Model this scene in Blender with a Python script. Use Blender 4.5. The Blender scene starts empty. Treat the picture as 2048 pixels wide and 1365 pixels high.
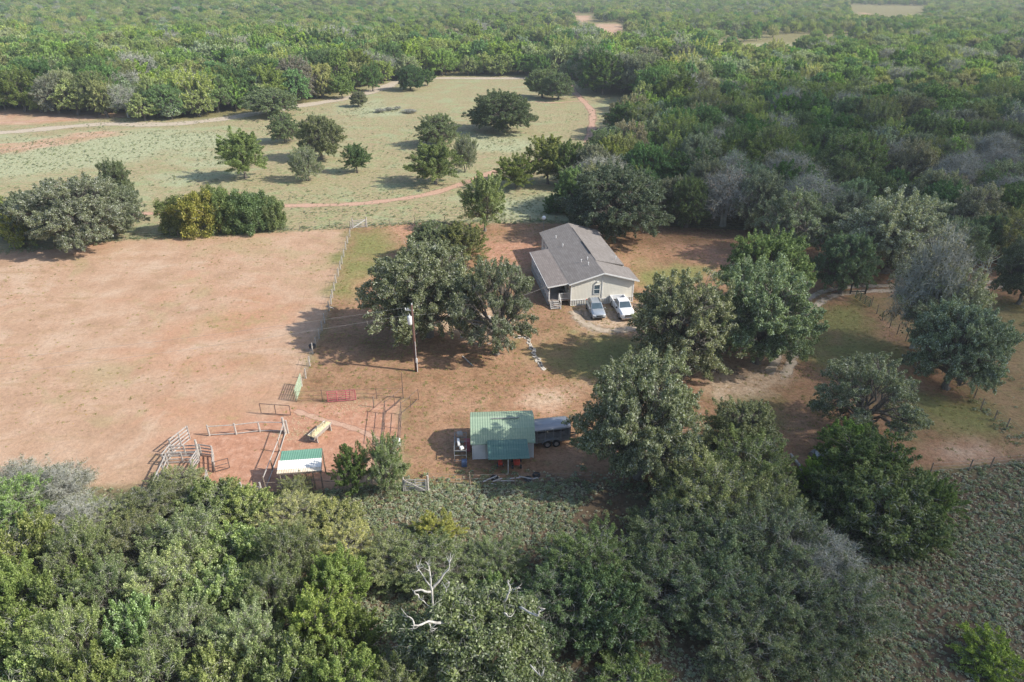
import bpy, math, random
import numpy as np
from mathutils import Vector, Matrix, Euler

S = bpy.context.scene
COL = S.collection
R = math.radians
rad = R

# ---------------------------------------------------------------- camera
F, CX, CY, CAMH, PITCH = 1384.0, 1024.0, 682.5, 40.0, R(28.0)
cam_d = bpy.data.cameras.new("camera")
cam_d.sensor_width = 36.0
cam_d.lens = F / 2048.0 * 36.0
cam_d.clip_start = 0.5
cam_d.clip_end = 12000
cam = bpy.data.objects.new("camera", cam_d)
cam.location = (0, 0, CAMH)
cam.rotation_euler = (R(90) - PITCH, 0, 0)
COL.objects.link(cam)
S.camera = cam

# ---------------------------------------------------------------- sky, sun, exposure
SUN_EL, SUN_AZ = R(37), R(-12)            # azimuth measured from +X towards +Y
SV = Vector((math.cos(SUN_EL) * math.cos(SUN_AZ), math.cos(SUN_EL) * math.sin(SUN_AZ), math.sin(SUN_EL)))
W = bpy.data.worlds.new("World")
S.world = W
W.use_nodes = True
nt = W.node_tree
nt.nodes.clear()
sky = nt.nodes.new("ShaderNodeTexSky")
sky.sky_type = 'NISHITA'
sky.sun_disc = False
sky.sun_elevation = SUN_EL
sky.sun_rotation = math.atan2(SV.x, SV.y)
sky.dust_density = 1.6
bg = nt.nodes.new("ShaderNodeBackground")
bg.inputs[1].default_value = 0.14
wo = nt.nodes.new("ShaderNodeOutputWorld")
nt.links.new(sky.outputs[0], bg.inputs[0])
nt.links.new(bg.outputs[0], wo.inputs[0])

sun_d = bpy.data.lights.new("sun", 'SUN')
sun_d.energy = 4.5
sun_d.angle = R(0.6)
sun_d.color = (1.0, 0.94, 0.84)
sun = bpy.data.objects.new("sun", sun_d)
sun.rotation_euler = SV.to_track_quat('Z', 'Y').to_euler()
COL.objects.link(sun)

S.view_settings.view_transform = 'Standard'
S.view_settings.look = 'None'
S.view_settings.gamma = 1
S.view_settings.exposure = 0.55
cy = S.cycles
cy.max_bounces = 4
cy.diffuse_bounces = 2
cy.glossy_bounces = 2
cy.transmission_bounces = 3
cy.transparent_max_bounces = 8
cy.volume_bounces = 0
cy.use_denoising = True
cy.denoising_input_passes = 'RGB_ALBEDO_NORMAL'
cy.denoising_prefilter = 'ACCURATE'
cy.caustics_reflective = cy.caustics_refractive = False

# ---------------------------------------------------------------- projection helpers (metres on the ground from a survey of the photo)
CP, SP = math.cos(PITCH), math.sin(PITCH)

def P(px, py, z=0.0):
    u, v = (px - CX) / F, (py - CY) / F
    d = (u, CP - v * SP, -SP - v * CP)
    t = (CAMH - z) / -d[2]
    return Vector((d[0] * t, d[1] * t, z))

def depth(x, y, z):
    return y * CP + (CAMH - z) * SP

def to_px(x, y, z=0.0):
    x = np.asarray(x, float); y = np.asarray(y, float)
    zc = y * CP + (CAMH - z) * SP
    vc = -y * SP + (CAMH - z) * CP
    zc = np.maximum(zc, 0.1)
    return CX + F * x / zc, CY + F * vc / zc

def smooth(a, b, x):
    t = np.clip((np.asarray(x, float) - a) / (b - a), 0, 1)
    return t * t * (3 - 2 * t)

def in_poly(x, y, poly):
    x = np.asarray(x, float); y = np.asarray(y, float)
    r = np.zeros(x.shape, bool)
    n = len(poly)
    for i in range(n):
        x1, y1 = poly[i][0], poly[i][1]
        x2, y2 = poly[(i + 1) % n][0], poly[(i + 1) % n][1]
        c = (y1 > y) != (y2 > y)
        xi = (x2 - x1) * (y - y1) / ((y2 - y1) if y2 != y1 else 1e-9) + x1
        r ^= c & (x < xi)
    return r

def seg_dist(x, y, pts, closed=False):
    x = np.asarray(x, float); y = np.asarray(y, float)
    d = np.full(x.shape, 1e9)
    n = len(pts)
    for i in range(n if closed else n - 1):
        ax, ay = pts[i][0], pts[i][1]
        bx, by = pts[(i + 1) % n][0], pts[(i + 1) % n][1]
        L = (bx - ax) ** 2 + (by - ay) ** 2 + 1e-9
        t = np.clip(((x - ax) * (bx - ax) + (y - ay) * (by - ay)) / L, 0, 1)
        d = np.minimum(d, np.hypot(x - ax - t * (bx - ax), y - ay - t * (by - ay)))
    return d

def sdf(x, y, poly):
    d = seg_dist(x, y, poly, True)
    return np.where(in_poly(x, y, poly), -d, d)

def px_poly(pts):
    return [tuple(P(a, b)[:2]) for a, b in pts]

def wob(x, y, s, seed=0):
    """cheap smooth noise, -1..1"""
    r = np.random.RandomState(seed)
    o = 0
    for k in range(6):
        a = r.uniform(0, 6.28); f = s * r.uniform(.6, 2.2); p = r.uniform(0, 6.28)
        o = o + np.sin((x * math.cos(a) + y * math.sin(a)) * f + p + 1.3 * np.sin((x * math.sin(a) - y * math.cos(a)) * f * .7 + p * 2))
    return o / 4.0

def hgt(x, y):
    """terrain height: level round the farm, rolling gently beyond"""
    x = np.asarray(x, float); y = np.asarray(y, float)
    d = np.hypot(x, y)
    k = smooth(330, 1200, d)
    return k * (7 * wob(x, y, .006, 3) + 3) + smooth(1500, 3200, d) * 22 * (0.75 + .5 * wob(x, y, .0022, 9))

# ---------------------------------------------------------------- materials
MATS = {}

def nodes_of(name):
    m = bpy.data.materials.new(name)
    m.use_nodes = True
    t = m.node_tree
    t.nodes.clear()
    out = t.nodes.new("ShaderNodeOutputMaterial")
    return m, t, out

def N(t, typ, **kw):
    n = t.nodes.new(typ)
    for k, v in kw.items():
        if k.startswith('i_'):
            key = k[2:]
            key = int(key) if key.isdigit() else key
            n.inputs[key].default_value = v
        else:
            setattr(n, k, v)
    return n

def ramp(t, fac, stops, interp='LINEAR'):
    n = t.nodes.new("ShaderNodeValToRGB")
    n.color_ramp.interpolation = interp
    e = n.color_ramp.elements
    e[0].position, e[0].color = stops[0][0], (*stops[0][1], 1)
    e[1].position, e[1].color = stops[-1][0], (*stops[-1][1], 1)
    for p, c in stops[1:-1]:
        q = e.new(p); q.color = (*c, 1)
    t.links.new(fac, n.inputs[0])
    return n.outputs[0]

def framp(t, fac, a, b, lo=0.0, hi=1.0):
    n = N(t, "ShaderNodeMapRange", interpolation_type='SMOOTHSTEP')
    n.inputs[1].default_value = a; n.inputs[2].default_value = b
    n.inputs[3].default_value = lo; n.inputs[4].default_value = hi
    t.links.new(fac, n.inputs[0])
    return n.outputs[0]

def mixc(t, fac, a, b, mode='MIX'):
    n = t.nodes.new("ShaderNodeMix"); n.data_type = 'RGBA'; n.blend_type = mode
    for sock, v in ((n.inputs[0], fac), (n.inputs[6], a), (n.inputs[7], b)):
        if isinstance(v, (int, float)):
            sock.default_value = v
        elif isinstance(v, tuple):
            sock.default_value = (*v, 1) if len(v) == 3 else v
        else:
            t.links.new(v, sock)
    return n.outputs[2]

def math_(t, op, a, b=0.0):
    n = t.nodes.new("ShaderNodeMath"); n.operation = op
    for s, v in ((n.inputs[0], a), (n.inputs[1], b)):
        if isinstance(v, (int, float)): s.default_value = v
        else: t.links.new(v, s)
    return n.outputs[0]

def noise(t, vec, scale, detail=4, rough=.6, dist=0.0):
    n = N(t, "ShaderNodeTexNoise")
    n.inputs['Scale'].default_value = scale
    n.inputs['Detail'].default_value = detail
    n.inputs['Roughness'].default_value = rough
    n.inputs['Distortion'].default_value = dist
    if vec is not None: t.links.new(vec, n.inputs['Vector'])
    return n.outputs[0]

def mat(name, c1, c2=None, scale=2.0, rough=.8, metal=0.0, bump=0.0, bscale=None, stretch=(1, 1, 1), spec=.3, lo=.35, hi=.65, detail=4):
    if name in MATS: return MATS[name]
    m, t, out = nodes_of(name)
    b = N(t, "ShaderNodeBsdfPrincipled")
    b.inputs['Roughness'].default_value = rough
    b.inputs['Metallic'].default_value = metal
    b.inputs['Specular IOR Level'].default_value = spec
    tc = N(t, "ShaderNodeTexCoord")
    mp = N(t, "ShaderNodeMapping"); mp.inputs['Scale'].default_value = stretch
    t.links.new(tc.outputs['Object'], mp.inputs[0])
    c2 = c2 or tuple(x * .8 for x in c1)
    nz = noise(t, mp.outputs[0], scale, detail)
    t.links.new(ramp(t, nz, [(lo, c1), (hi, c2)]), b.inputs['Base Color'])
    if bump:
        nb = noise(t, mp.outputs[0], bscale or scale * 4, 3)
        bm = N(t, "ShaderNodeBump"); bm.inputs['Strength'].default_value = bump; bm.inputs['Distance'].default_value = .05
        t.links.new(nb, bm.inputs['Height']); t.links.new(bm.outputs[0], b.inputs['Normal'])
    t.links.new(b.outputs[0], out.inputs[0])
    MATS[name] = m
    return m

LEAFARGS = {}
def leaf_mat(name, c_dark, c_mid, c_light, pale=None, pale_amt=0.1, transl=.38, rough=.7, spec=.18, tint=None):
    """foliage: hue varies leaf by leaf and clump by clump; multiplied by the object's own colour"""
    LEAFARGS[name] = dict(c_dark=c_dark, c_mid=c_mid, c_light=c_light, pale=pale, pale_amt=pale_amt, transl=transl, rough=rough, spec=spec)
    m, t, out = nodes_of(name)
    at = N(t, "ShaderNodeAttribute", attribute_name='rnd')
    cl = N(t, "ShaderNodeAttribute", attribute_name='clump')
    col = ramp(t, at.outputs['Fac'], [(0, c_dark), (.5, c_mid), (.95, c_light)])
    col2 = ramp(t, cl.outputs['Fac'], [(0, (.74, .78, .74)), (.5, (1, 1, 1)), (1, (1.28, 1.24, 1.08))])
    col = mixc(t, 1.0, col, col2, 'MULTIPLY')
    if pale:
        f = framp(t, at.outputs['Fac'], 1 - pale_amt - .02, 1 - pale_amt + .02)
        col = mixc(t, f, col, pale)
    oi = N(t, "ShaderNodeObjectInfo")
    col = mixc(t, 1.0, col, tint if tint else oi.outputs['Color'], 'MULTIPLY')
    col = mixc(t, 1.0, col, ramp(t, oi.outputs['Random'], [(0, (.82, .86, .84)), (.5, (1, 1, 1)), (1, (1.2, 1.14, 1.04))]), 'MULTIPLY')
    pr = N(t, "ShaderNodeBsdfPrincipled")
    pr.inputs['Roughness'].default_value = rough
    pr.inputs['Specular IOR Level'].default_value = spec
    t.links.new(col, pr.inputs['Base Color'])
    tr = N(t, "ShaderNodeBsdfTranslucent")
    t.links.new(mixc(t, 1.0, col, (1.12, 1.15, .65), 'MULTIPLY'), tr.inputs[0])
    mx = N(t, "ShaderNodeMixShader"); mx.inputs[0].default_value = transl
    t.links.new(pr.outputs[0], mx.inputs[1]); t.links.new(tr.outputs[0], mx.inputs[2])
    t.links.new(mx.outputs[0], out.inputs[0])
    MATS[name] = m
    return m

# ---------------------------------------------------------------- mesh helpers
class MB:
    def __init__(s): s.v = []; s.f = []
    def add(s, vs, fs):
        o = len(s.v); s.v += [tuple(v) for v in vs]; s.f += [tuple(i + o for i in f) for f in fs]; return s
    def box(s, c, size, rz=0, M=None, taper=1.0):
        x, y, z = (a / 2 for a in size)
        vs = [Vector((sx * x * (taper if sz > 0 else 1), sy * y * (taper if sz > 0 else 1), sz * z)) for sz in (-1, 1) for sx, sy in ((-1, -1), (1, -1), (1, 1), (-1, 1))]
        m = Matrix.Rotation(rz, 3, 'Z') if M is None else M
        vs = [m @ v + Vector(c) for v in vs]
        return s.add(vs, [(3, 2, 1, 0), (4, 5, 6, 7), (0, 1, 5, 4), (1, 2, 6, 5), (2, 3, 7, 6), (3, 0, 4, 7)])
    def bar(s, a, b, w, h=None):
        """a rectangular bar from a to b"""
        h = h or w
        a, b = Vector(a), Vector(b)
        d = (b - a); L = d.length; d.normalize()
        up = Vector((0, 0, 1)) if abs(d.z) < .95 else Vector((1, 0, 0))
        sx = d.cross(up).normalized(); sz = sx.cross(d).normalized()
        vs = [p + sx * (i * w / 2) + sz * (j * h / 2) for p in (a, b) for i, j in ((-1, -1), (1, -1), (1, 1), (-1, 1))]
        return s.add(vs, [(0, 1, 2, 3), (7, 6, 5, 4), (4, 5, 1, 0), (5, 6, 2, 1), (6, 7, 3, 2), (7, 4, 0, 3)])
    def tube(s, pts, rs, n=6, cap=True):
        pts = [Vector(p) for p in pts]
        if not isinstance(rs, (list, tuple)): rs = [rs] * len(pts)
        vs = []; fs = []
        ov = (pts[-1] - pts[0]).normalized(); up = Vector((0, 0, 1)) if abs(ov.z) < .6 else Vector((1, 0, 0))
        for i, p in enumerate(pts):
            d = (pts[min(i + 1, len(pts) - 1)] - pts[max(i - 1, 0)]).normalized()
            if abs(d.dot(up)) > .97: up = Vector((.3, 1, .2)).normalized()
            a = d.cross(up).normalized(); b = a.cross(d)
            for k in range(n):
                q = 2 * math.pi * k / n
                vs.append(p + (a * math.cos(q) + b * math.sin(q)) * rs[i])
        for i in range(len(pts) - 1):
            for k in range(n):
                fs.append((i * n + k, i * n + (k + 1) % n, (i + 1) * n + (k + 1) % n, (i + 1) * n + k))
        if cap:
            fs.append(tuple(range(n - 1, -1, -1))); fs.append(tuple((len(pts) - 1) * n + k for k in range(n)))
        return s.add(vs, fs)
    def slab(s, quad, th):
        """a sheet of thickness th whose top is the given polygon"""
        q = [Vector(p) for p in quad]; n = len(q)
        vs = q + [p - Vector((0, 0, th)) for p in q]
        fs = [tuple(range(n)), tuple(range(2 * n - 1, n - 1, -1))]
        fs += [(i, i + n, (i + 1) % n + n, (i + 1) % n) for i in range(n)]
        return s.add(vs, fs)
    def prism(s, prof, y0, y1, axis='y', ty=None):
        """extrude an (a,b) profile along an axis; ty scales the far/near rim"""
        n = len(prof); vs = []
        for y in (y0, y1):
            for a, b in prof:
                vs.append({'y': (a, y, b), 'x': (y, a, b)}[axis])
        fs = [tuple(range(n)), tuple(range(2 * n - 1, n - 1, -1))]
        fs += [(i, (i + 1) % n, (i + 1) % n + n, i + n) for i in range(n)]
        return s.add(vs, fs)
    def sphere(s, c, r, n=10, sz=1.0):
        c = Vector(c); vs = [c + Vector((0, 0, -r * sz))]; fs = []
        m = n // 2
        for i in range(1, m):
            p = -math.pi / 2 + math.pi * i / m
            for k in range(n):
                q = 2 * math.pi * k / n
                vs.append(c + Vector((math.cos(p) * math.cos(q) * r, math.cos(p) * math.sin(q) * r, math.sin(p) * r * sz)))
        vs.append(c + Vector((0, 0, r * sz)))
        for k in range(n): fs.append((0, 1 + (k + 1) % n, 1 + k))
        for i in range(m - 2):
            for k in range(n):
                a = 1 + i * n + k; b = 1 + i * n + (k + 1) % n
                fs.append((a, b, b + n, a + n))
        t0 = 1 + (m - 2) * n
        for k in range(n): fs.append((t0 + k, t0 + (k + 1) % n, len(vs) - 1))
        return s.add(vs, fs)

def link(o, parent=None, col=None):
    COL.objects.link(o)
    if parent is not None: o.parent = parent
    return o

def obj(name, mb, m, parent=None, smooth_=False, bevel=0.0, label=None):
    me = bpy.data.meshes.new(name)
    me.from_pydata([tuple(v) for v in mb.v], [], mb.f)
    me.materials.append(m)
    if smooth_:
        me.polygons.foreach_set('use_smooth', [True] * len(me.polygons))
    import bmesh
    b = bmesh.new(); b.from_mesh(me); bmesh.ops.recalc_face_normals(b, faces=b.faces); b.to_mesh(me); b.free()
    o = bpy.data.objects.new(name, me)
    link(o, parent)
    if bevel:
        md = o.modifiers.new('bevel', 'BEVEL'); md.width = bevel; md.segments = 2; md.limit_method = 'ANGLE'
    if label: o['label'] = label
    return o

def tag(o, label=None, cat=None, group=None, kind=None):
    if label: o['label'] = label
    if cat: o['category'] = cat
    if group: o['group'] = group
    if kind: o['kind'] = kind
    return o

def thing(name, label, cat, loc=(0, 0, 0), rz=0, group=None):
    o = bpy.data.objects.new(name, None)
    o.empty_display_size = .3
    o.location = loc; o.rotation_euler = (0, 0, rz)
    COL.objects.link(o)
    return tag(o, label, cat, group)

def np_mesh(name, V, quads, mats, attrs=None, matidx=None, smooth_=False):
    me = bpy.data.meshes.new(name)
    nv = len(V); nf = len(quads); k = quads.shape[1]
    me.vertices.add(nv); me.vertices.foreach_set('co', np.ascontiguousarray(V, dtype=np.float32).ravel())
    me.loops.add(nf * k); me.loops.foreach_set('vertex_index', np.ascontiguousarray(quads, dtype=np.int32).ravel())
    me.polygons.add(nf); me.polygons.foreach_set('loop_start', np.arange(0, nf * k, k, dtype=np.int32))
    try: me.polygons.foreach_set('loop_total', np.full(nf, k, dtype=np.int32))
    except Exception: pass
    for m in mats: me.materials.append(m)
    if matidx is not None: me.polygons.foreach_set('material_index', matidx.astype(np.int32))
    if smooth_: me.polygons.foreach_set('use_smooth', np.ones(nf, bool))
    for an, (typ, dom, data) in (attrs or {}).items():
        a = me.attributes.new(an, typ, dom)
        a.data.foreach_set('value' if typ in ('FLOAT', 'INT') else 'vector', np.ascontiguousarray(data).ravel())
    me.update(calc_edges=True)
    me.validate()
    return me

# ---------------------------------------------------------------- the setting: ground sheet
SUN_SHIFT = lambda h: (SV.x / SV.z * h, SV.y / SV.z * h)

def axis(pairs):
    """grid lines: list of (upto, step)"""
    out = [pairs[0][0]]
    for upto, step in pairs[1:]:
        n = max(1, int(round((upto - out[-1]) / step)))
        out += list(np.linspace(out[-1], upto, n + 1)[1:])
    return np.array(out)

PASTURE = px_poly([(-500, 500), (0, 503), (250, 482), (430, 472), (600, 463), (700, 457), (668, 590), (635, 690), (596, 790), (594, 806), (760, 800), (806, 800), (806, 965), (640, 985), (520, 990), (330, 975), (0, 985), (-600, 990)])
CORRAL = px_poly([(594, 812), (800, 800), (800, 900), (690, 960), (560, 985), (430, 990), (330, 960), (345, 880), (420, 860)])
YARD = px_poly([(700, 457), (860, 449), (1060, 446), (1300, 452), (1700, 470), (2300, 500), (2300, 640), (1730, 600), (1850, 700), (2010, 855), (2080, 915), (1900, 940), (1300, 965), (940, 968), (806, 968), (806, 800), (594, 806), (596, 790), (668, 590)])
GREENP = [px_poly([(700, 465), (800, 468), (790, 520), (752, 570), (700, 590), (680, 585)]),
          px_poly([(1290, 530), (1400, 540), (1420, 565), (1330, 590), (1290, 585)]),
          px_poly([(1060, 690), (1180, 670), (1270, 700), (1290, 740), (1130, 750)]),
          px_poly([(1480, 790), (1580, 800), (1560, 850), (1500, 850)]),
          px_poly([(1600, 610), (1720, 605), (1800, 700), (1720, 760), (1610, 700)]), px_poly([(1800, 770), (1930, 800), (1960, 860), (1830, 870), (1780, 820)])]
BROWNP = [px_poly([(800, 455), (860, 452), (850, 480), (780, 478)]), px_poly([(970, 480), (1075, 480), (1085, 520), (980, 560)]),
          px_poly([(1350, 490), (1480, 500), (1480, 530), (1330, 510)]), px_poly([(730, 560), (790, 540), (800, 600), (740, 610)])]
PALEM = px_poly([(-400, 300), (40, 276), (250, 262), (430, 262), (520, 280), (440, 300), (330, 310), (120, 345), (0, 360), (-400, 400)])
PALE2 = [px_poly([(380, 300), (440, 300), (450, 330), (380, 335)]), px_poly([(940, 270), (1050, 270), (1040, 310), (930, 300)]), px_poly([(330, 350), (400, 345), (440, 365), (340, 372)]),
         px_poly([(940, 395), (1110, 385), (1120, 440), (960, 440)]), px_poly([(690, 210), (760, 205), (820, 225), (700, 235)])]
REDP = [px_poly([(-200, 300), (60, 285), (150, 268), (250, 260), (245, 268), (140, 288), (40, 305), (-200, 330)]),
        px_poly([(-200, 225), (100, 216), (200, 214), (255, 232), (120, 244), (-200, 262)]),
        px_poly([(1190, 50), (1240, 50), (1255, 100), (1200, 100)]), px_poly([(1150, 32), (1180, 32), (1180, 45), (1160, 46)]),
        px_poly([(1710, 22), (1830, 18), (1835, 26), (1720, 29)])]
GLADES = [px_poly([(1420, 86), (1600, 90), (1600, 122), (1420, 120)]), px_poly([(1980, 122), (2250, 122), (2300, 175), (1985, 165)])]
OUTGRASS = px_poly([(1735, 596), (2400, 590), (2600, 930), (2080, 915), (2010, 855), (1850, 700)])
BARE = [px_poly([(1400, 745), (1500, 735), (1560, 720), (1590, 750), (1540, 790), (1440, 790)]),
        px_poly([(1150, 615), (1290, 600), (1310, 650), (1180, 665)]), px_poly([(900, 630), (990, 620), (1000, 680), (920, 690)]),
        px_poly([(1090, 780), (1150, 775), (1150, 800), (1080, 800)]), px_poly([(1880, 900), (1960, 900), (1960, 915), (1890, 915)])]
MEADOW = px_poly([(-600, 520), (-600, 230), (0, 222), (250, 236), (400, 240), (600, 212), (760, 163), (860, 152), (1050, 150), (1300, 165), (1300, 200), (1230, 255), (1180, 300), (1165, 345), (1130, 400), (1120, 450), (860, 449), (700, 457), (430, 472), (0, 503)])
BRUSH = px_poly([(-900, 985), (330, 975), (520, 990), (806, 968), (940, 968), (1300, 965), (1900, 942), (2080, 917), (3000, 960), (3400, 2400), (-2200, 2400)])

xs = axis([(-6000, 0), (-3000, 600), (-1200, 150), (-400, 40), (-160, 8), (-75, 1.6), (80, .7), (150, 1.6), (400, 8), (1200, 40), (3000, 150), (6000, 600)])
ys = axis([(-2000, 0), (-300, 300), (-20, 20), (14, 3), (120, .7), (230, 1.4), (420, 5), (1200, 25), (3000, 120), (7000, 600)])
gx, gy = np.meshgrid(xs, ys)
fx, fy = gx.ravel(), gy.ravel()
nx, ny = len(xs), len(ys)
near = (np.abs(fx) < 400) & (fy > -30) & (fy < 1300)

def zone(polys, soft, wobs=1.0, only=None):
    o = np.zeros(len(fx))
    q = near if only is None else near & only
    w = wob(fx[q], fy[q], .35, 5) * wobs + wob(fx[q], fy[q], 1.3, 6) * wobs * .4
    for p in polys:
        o[q] = np.maximum(o[q], 1 - smooth(-soft, soft, sdf(fx[q], fy[q], p) + w * soft))
    return o
a_soil = np.maximum(zone([PASTURE], .8, .5), zone(REDP, 2.5, .8))
a_corral = zone([CORRAL], 2.0)
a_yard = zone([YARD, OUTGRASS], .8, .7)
a_green = np.maximum(zone(GREENP, 3.5), zone([OUTGRASS], 2.0) * (.5 + .35 * wob(fx, fy, .12, 51)).clip(0, 1))
a_brown = zone(BROWNP + BARE[3:], 2.5)
a_bare = zone(BARE, 2.0, .8)
a_pale = zone([PALEM] + PALE2, 7.0, .8) * .85
a_meadow = zone([MEADOW] + GLADES, 2.0, .5)
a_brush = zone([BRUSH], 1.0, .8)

m, t, out = nodes_of("ground_soil_and_grass")
tc = N(t, "ShaderNodeTexCoord"); G = tc.outputs['Object']
def att(n): return N(t, "ShaderNodeAttribute", attribute_name=n).outputs['Fac']
n_big = noise(t, G, .045, 4, .6)
n_mid = noise(t, G, .22, 5, .65)
n_fine = noise(t, G, 1.1, 5, .7)
n_mic = noise(t, G, 2.3, 6, .85, .4)
n_pat = noise(t, G, .085, 5, .6, 1.2)
mps = N(t, "ShaderNodeMapping"); mps.inputs['Scale'].default_value = (.35, 1.3, 1); t.links.new(G, mps.inputs[0])
n_str = noise(t, mps.outputs[0], .5, 5, .65, .6)
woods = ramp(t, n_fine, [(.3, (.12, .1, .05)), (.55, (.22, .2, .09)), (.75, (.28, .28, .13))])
meadow = ramp(t, n_mid, [(.3, (.29, .25, .14)), (.5, (.36, .3, .18)), (.66, (.29, .32, .16))])
meadow = mixc(t, framp(t, n_str, .5, .68), meadow, (.36, .265, .17))
meadow = mixc(t, framp(t, n_fine, .46, .64, 0, .85), meadow, (.19, .215, .095))
meadow = mixc(t, framp(t, n_pat, .52, .66, 0, .7), meadow, (.3, .34, .19))
pale = ramp(t, n_fine, [(.3, (.31, .31, .18)), (.6, (.38, .41, .26)), (.8, (.44, .49, .33))])
soil = ramp(t, n_mid, [(.28, (.35, .225, .145)), (.5, (.44, .29, .195)), (.72, (.49, .355, .255))])
soil = mixc(t, framp(t, n_big, .48, .66, 0, .6), soil, (.45, .23, .14))
soil = mixc(t, framp(t, n_pat, .5, .7, 0, .8), soil, (.5, .37, .27))
soil = mixc(t, framp(t, n_pat, .46, .34, 0, .55), soil, (.37, .3, .17))
soil = mixc(t, framp(t, n_str, .52, .72, 0, .6), soil, (.33, .23, .125))
soil = mixc(t, math_(t, 'MULTIPLY', framp(t, n_big, .56, .7, 0, .5), framp(t, n_fine, .45, .6)), soil, (.3, .27, .11))
corral = ramp(t, n_fine, [(.3, (.36, .18, .11)), (.55, (.46, .255, .17)), (.75, (.52, .34, .25))])
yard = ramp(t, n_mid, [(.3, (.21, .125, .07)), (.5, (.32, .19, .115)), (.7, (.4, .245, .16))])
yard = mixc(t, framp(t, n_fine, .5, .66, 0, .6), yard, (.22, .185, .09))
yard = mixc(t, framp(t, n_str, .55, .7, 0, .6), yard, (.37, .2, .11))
green = ramp(t, n_fine, [(.3, (.19, .17, .07)), (.55, (.2, .215, .075)), (.75, (.3, .27, .12))])
bare = ramp(t, n_fine, [(.3, (.38, .26, .17)), (.6, (.52, .4, .29)), (.8, (.6, .5, .39))])
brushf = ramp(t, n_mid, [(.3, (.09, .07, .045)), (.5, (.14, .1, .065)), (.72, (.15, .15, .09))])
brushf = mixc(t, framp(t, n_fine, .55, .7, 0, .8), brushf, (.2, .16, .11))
c = mixc(t, att('meadow'), woods, meadow)
c = mixc(t, att('pale'), c, pale)
c = mixc(t, att('soil'), c, soil)
c = mixc(t, att('corral'), c, corral)
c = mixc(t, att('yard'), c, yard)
c = mixc(t, math_(t, 'MULTIPLY', att('green'), .9), c, green)
c = mixc(t, math_(t, 'MULTIPLY', att('brown'), .85), c, corral)
c = mixc(t, math_(t, 'MULTIPLY', att('bare'), framp(t, n_mid, .28, .48)), c, bare)
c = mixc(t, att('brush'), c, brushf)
c = mixc(t, math_(t, 'SUBTRACT', 1.0, math_(t, 'MULTIPLY', att('soil'), .5)), c, ramp(t, n_mic, [(.36, (.6, .58, .55)), (.5, (.99, .99, .99)), (.66, (1.25, 1.23, 1.2))]), 'MULTIPLY')
pr = N(t, "ShaderNodeBsdfPrincipled"); pr.inputs['Roughness'].default_value = .95; pr.inputs['Specular IOR Level'].default_value = .1
bm = N(t, "ShaderNodeBump"); bm.inputs['Strength'].default_value = .55; bm.inputs['Distance'].default_value = .12
hsum = math_(t, 'ADD', n_mic, math_(t, 'MULTIPLY', n_fine, 1.6))
t.links.new(hsum, bm.inputs['Height']); t.links.new(bm.outputs[0], pr.inputs['Normal'])
t.links.new(c, pr.inputs['Base Color']); t.links.new(pr.outputs[0], out.inputs[0])
M_GROUND = m

idx = np.arange(nx * ny).reshape(ny, nx)
quads = np.stack([idx[:-1, :-1], idx[:-1, 1:], idx[1:, 1:], idx[1:, :-1]], -1).reshape(-1, 4)
V = np.stack([fx, fy, hgt(fx, fy)], 1)
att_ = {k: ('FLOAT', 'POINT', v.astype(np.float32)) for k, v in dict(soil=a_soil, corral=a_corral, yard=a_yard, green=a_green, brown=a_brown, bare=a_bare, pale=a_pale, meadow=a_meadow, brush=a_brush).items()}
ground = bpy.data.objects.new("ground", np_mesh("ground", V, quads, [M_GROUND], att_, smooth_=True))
link(ground); tag(ground, "reddish soil, dry pasture and meadow ground sheet under everything", "ground", kind='structure')

# roads and tracks: thin sheets with ragged edges
def strip_mat(name, c1, c2, ruts=False, edge=(.15, .55)):
    m, t, out = nodes_of(name)
    tc = N(t, "ShaderNodeTexCoord"); G = tc.outputs['Object']
    ac = N(t, "ShaderNodeAttribute", attribute_name='across').outputs['Fac']   # 0 at the rim, 1 in the middle
    nz = noise(t, G, 1.4, 5, .7); nb = noise(t, G, .35, 3)
    col = ramp(t, nz, [(.3, c1), (.7, c2)])
    col = mixc(t, 1.0, col, ramp(t, noise(t, G, 6, 3), [(.3, (.8, .8, .8)), (.7, (1.12, 1.12, 1.12))]), 'MULTIPLY')
    pr = N(t, "ShaderNodeBsdfPrincipled"); pr.inputs['Roughness'].default_value = .95; pr.inputs['Specular IOR Level'].default_value = .1
    t.links.new(col, pr.inputs['Base Color'])
    base = ac
    if ruts:
        r = N(t, "ShaderNodeAttribute", attribute_name='rut').outputs['Fac']
        base = math_(t, 'MULTIPLY', ac, r)
    a = framp(t, math_(t, 'ADD', base, math_(t, 'MULTIPLY', math_(t, 'ADD', nz, -.5), 1.1)), *edge)
    if ruts: a = math_(t, 'MULTIPLY', a, framp(t, nb, .3, .5, .45, 1))
    tr = N(t, "ShaderNodeBsdfTransparent"); mx = N(t, "ShaderNodeMixShader")
    t.links.new(a, mx.inputs[0]); t.links.new(tr.outputs[0], mx.inputs[1]); t.links.new(pr.outputs[0], mx.inputs[2])
    t.links.new(mx.outputs[0], out.inputs[0])
    return m
M_GRAVEL = strip_mat("pale_gravel_road", (.4, .33, .25), (.52, .45, .36))
M_PAD = strip_mat("sandy_parking_gravel", (.36, .28, .2), (.52, .44, .35), False, (.35, 1.1))
M_WORN = strip_mat("faint_worn_ground", (.3, .21, .14), (.42, .31, .22), False, (.5, 1.5))
M_REDDIRT = strip_mat("red_dirt_track", (.42, .26, .18), (.54, .36, .27), False, (.2, .8))
M_RUTS = strip_mat("worn_wheel_tracks", (.5, .4, .3), (.62, .53, .43), True, (.2, .6))

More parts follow.
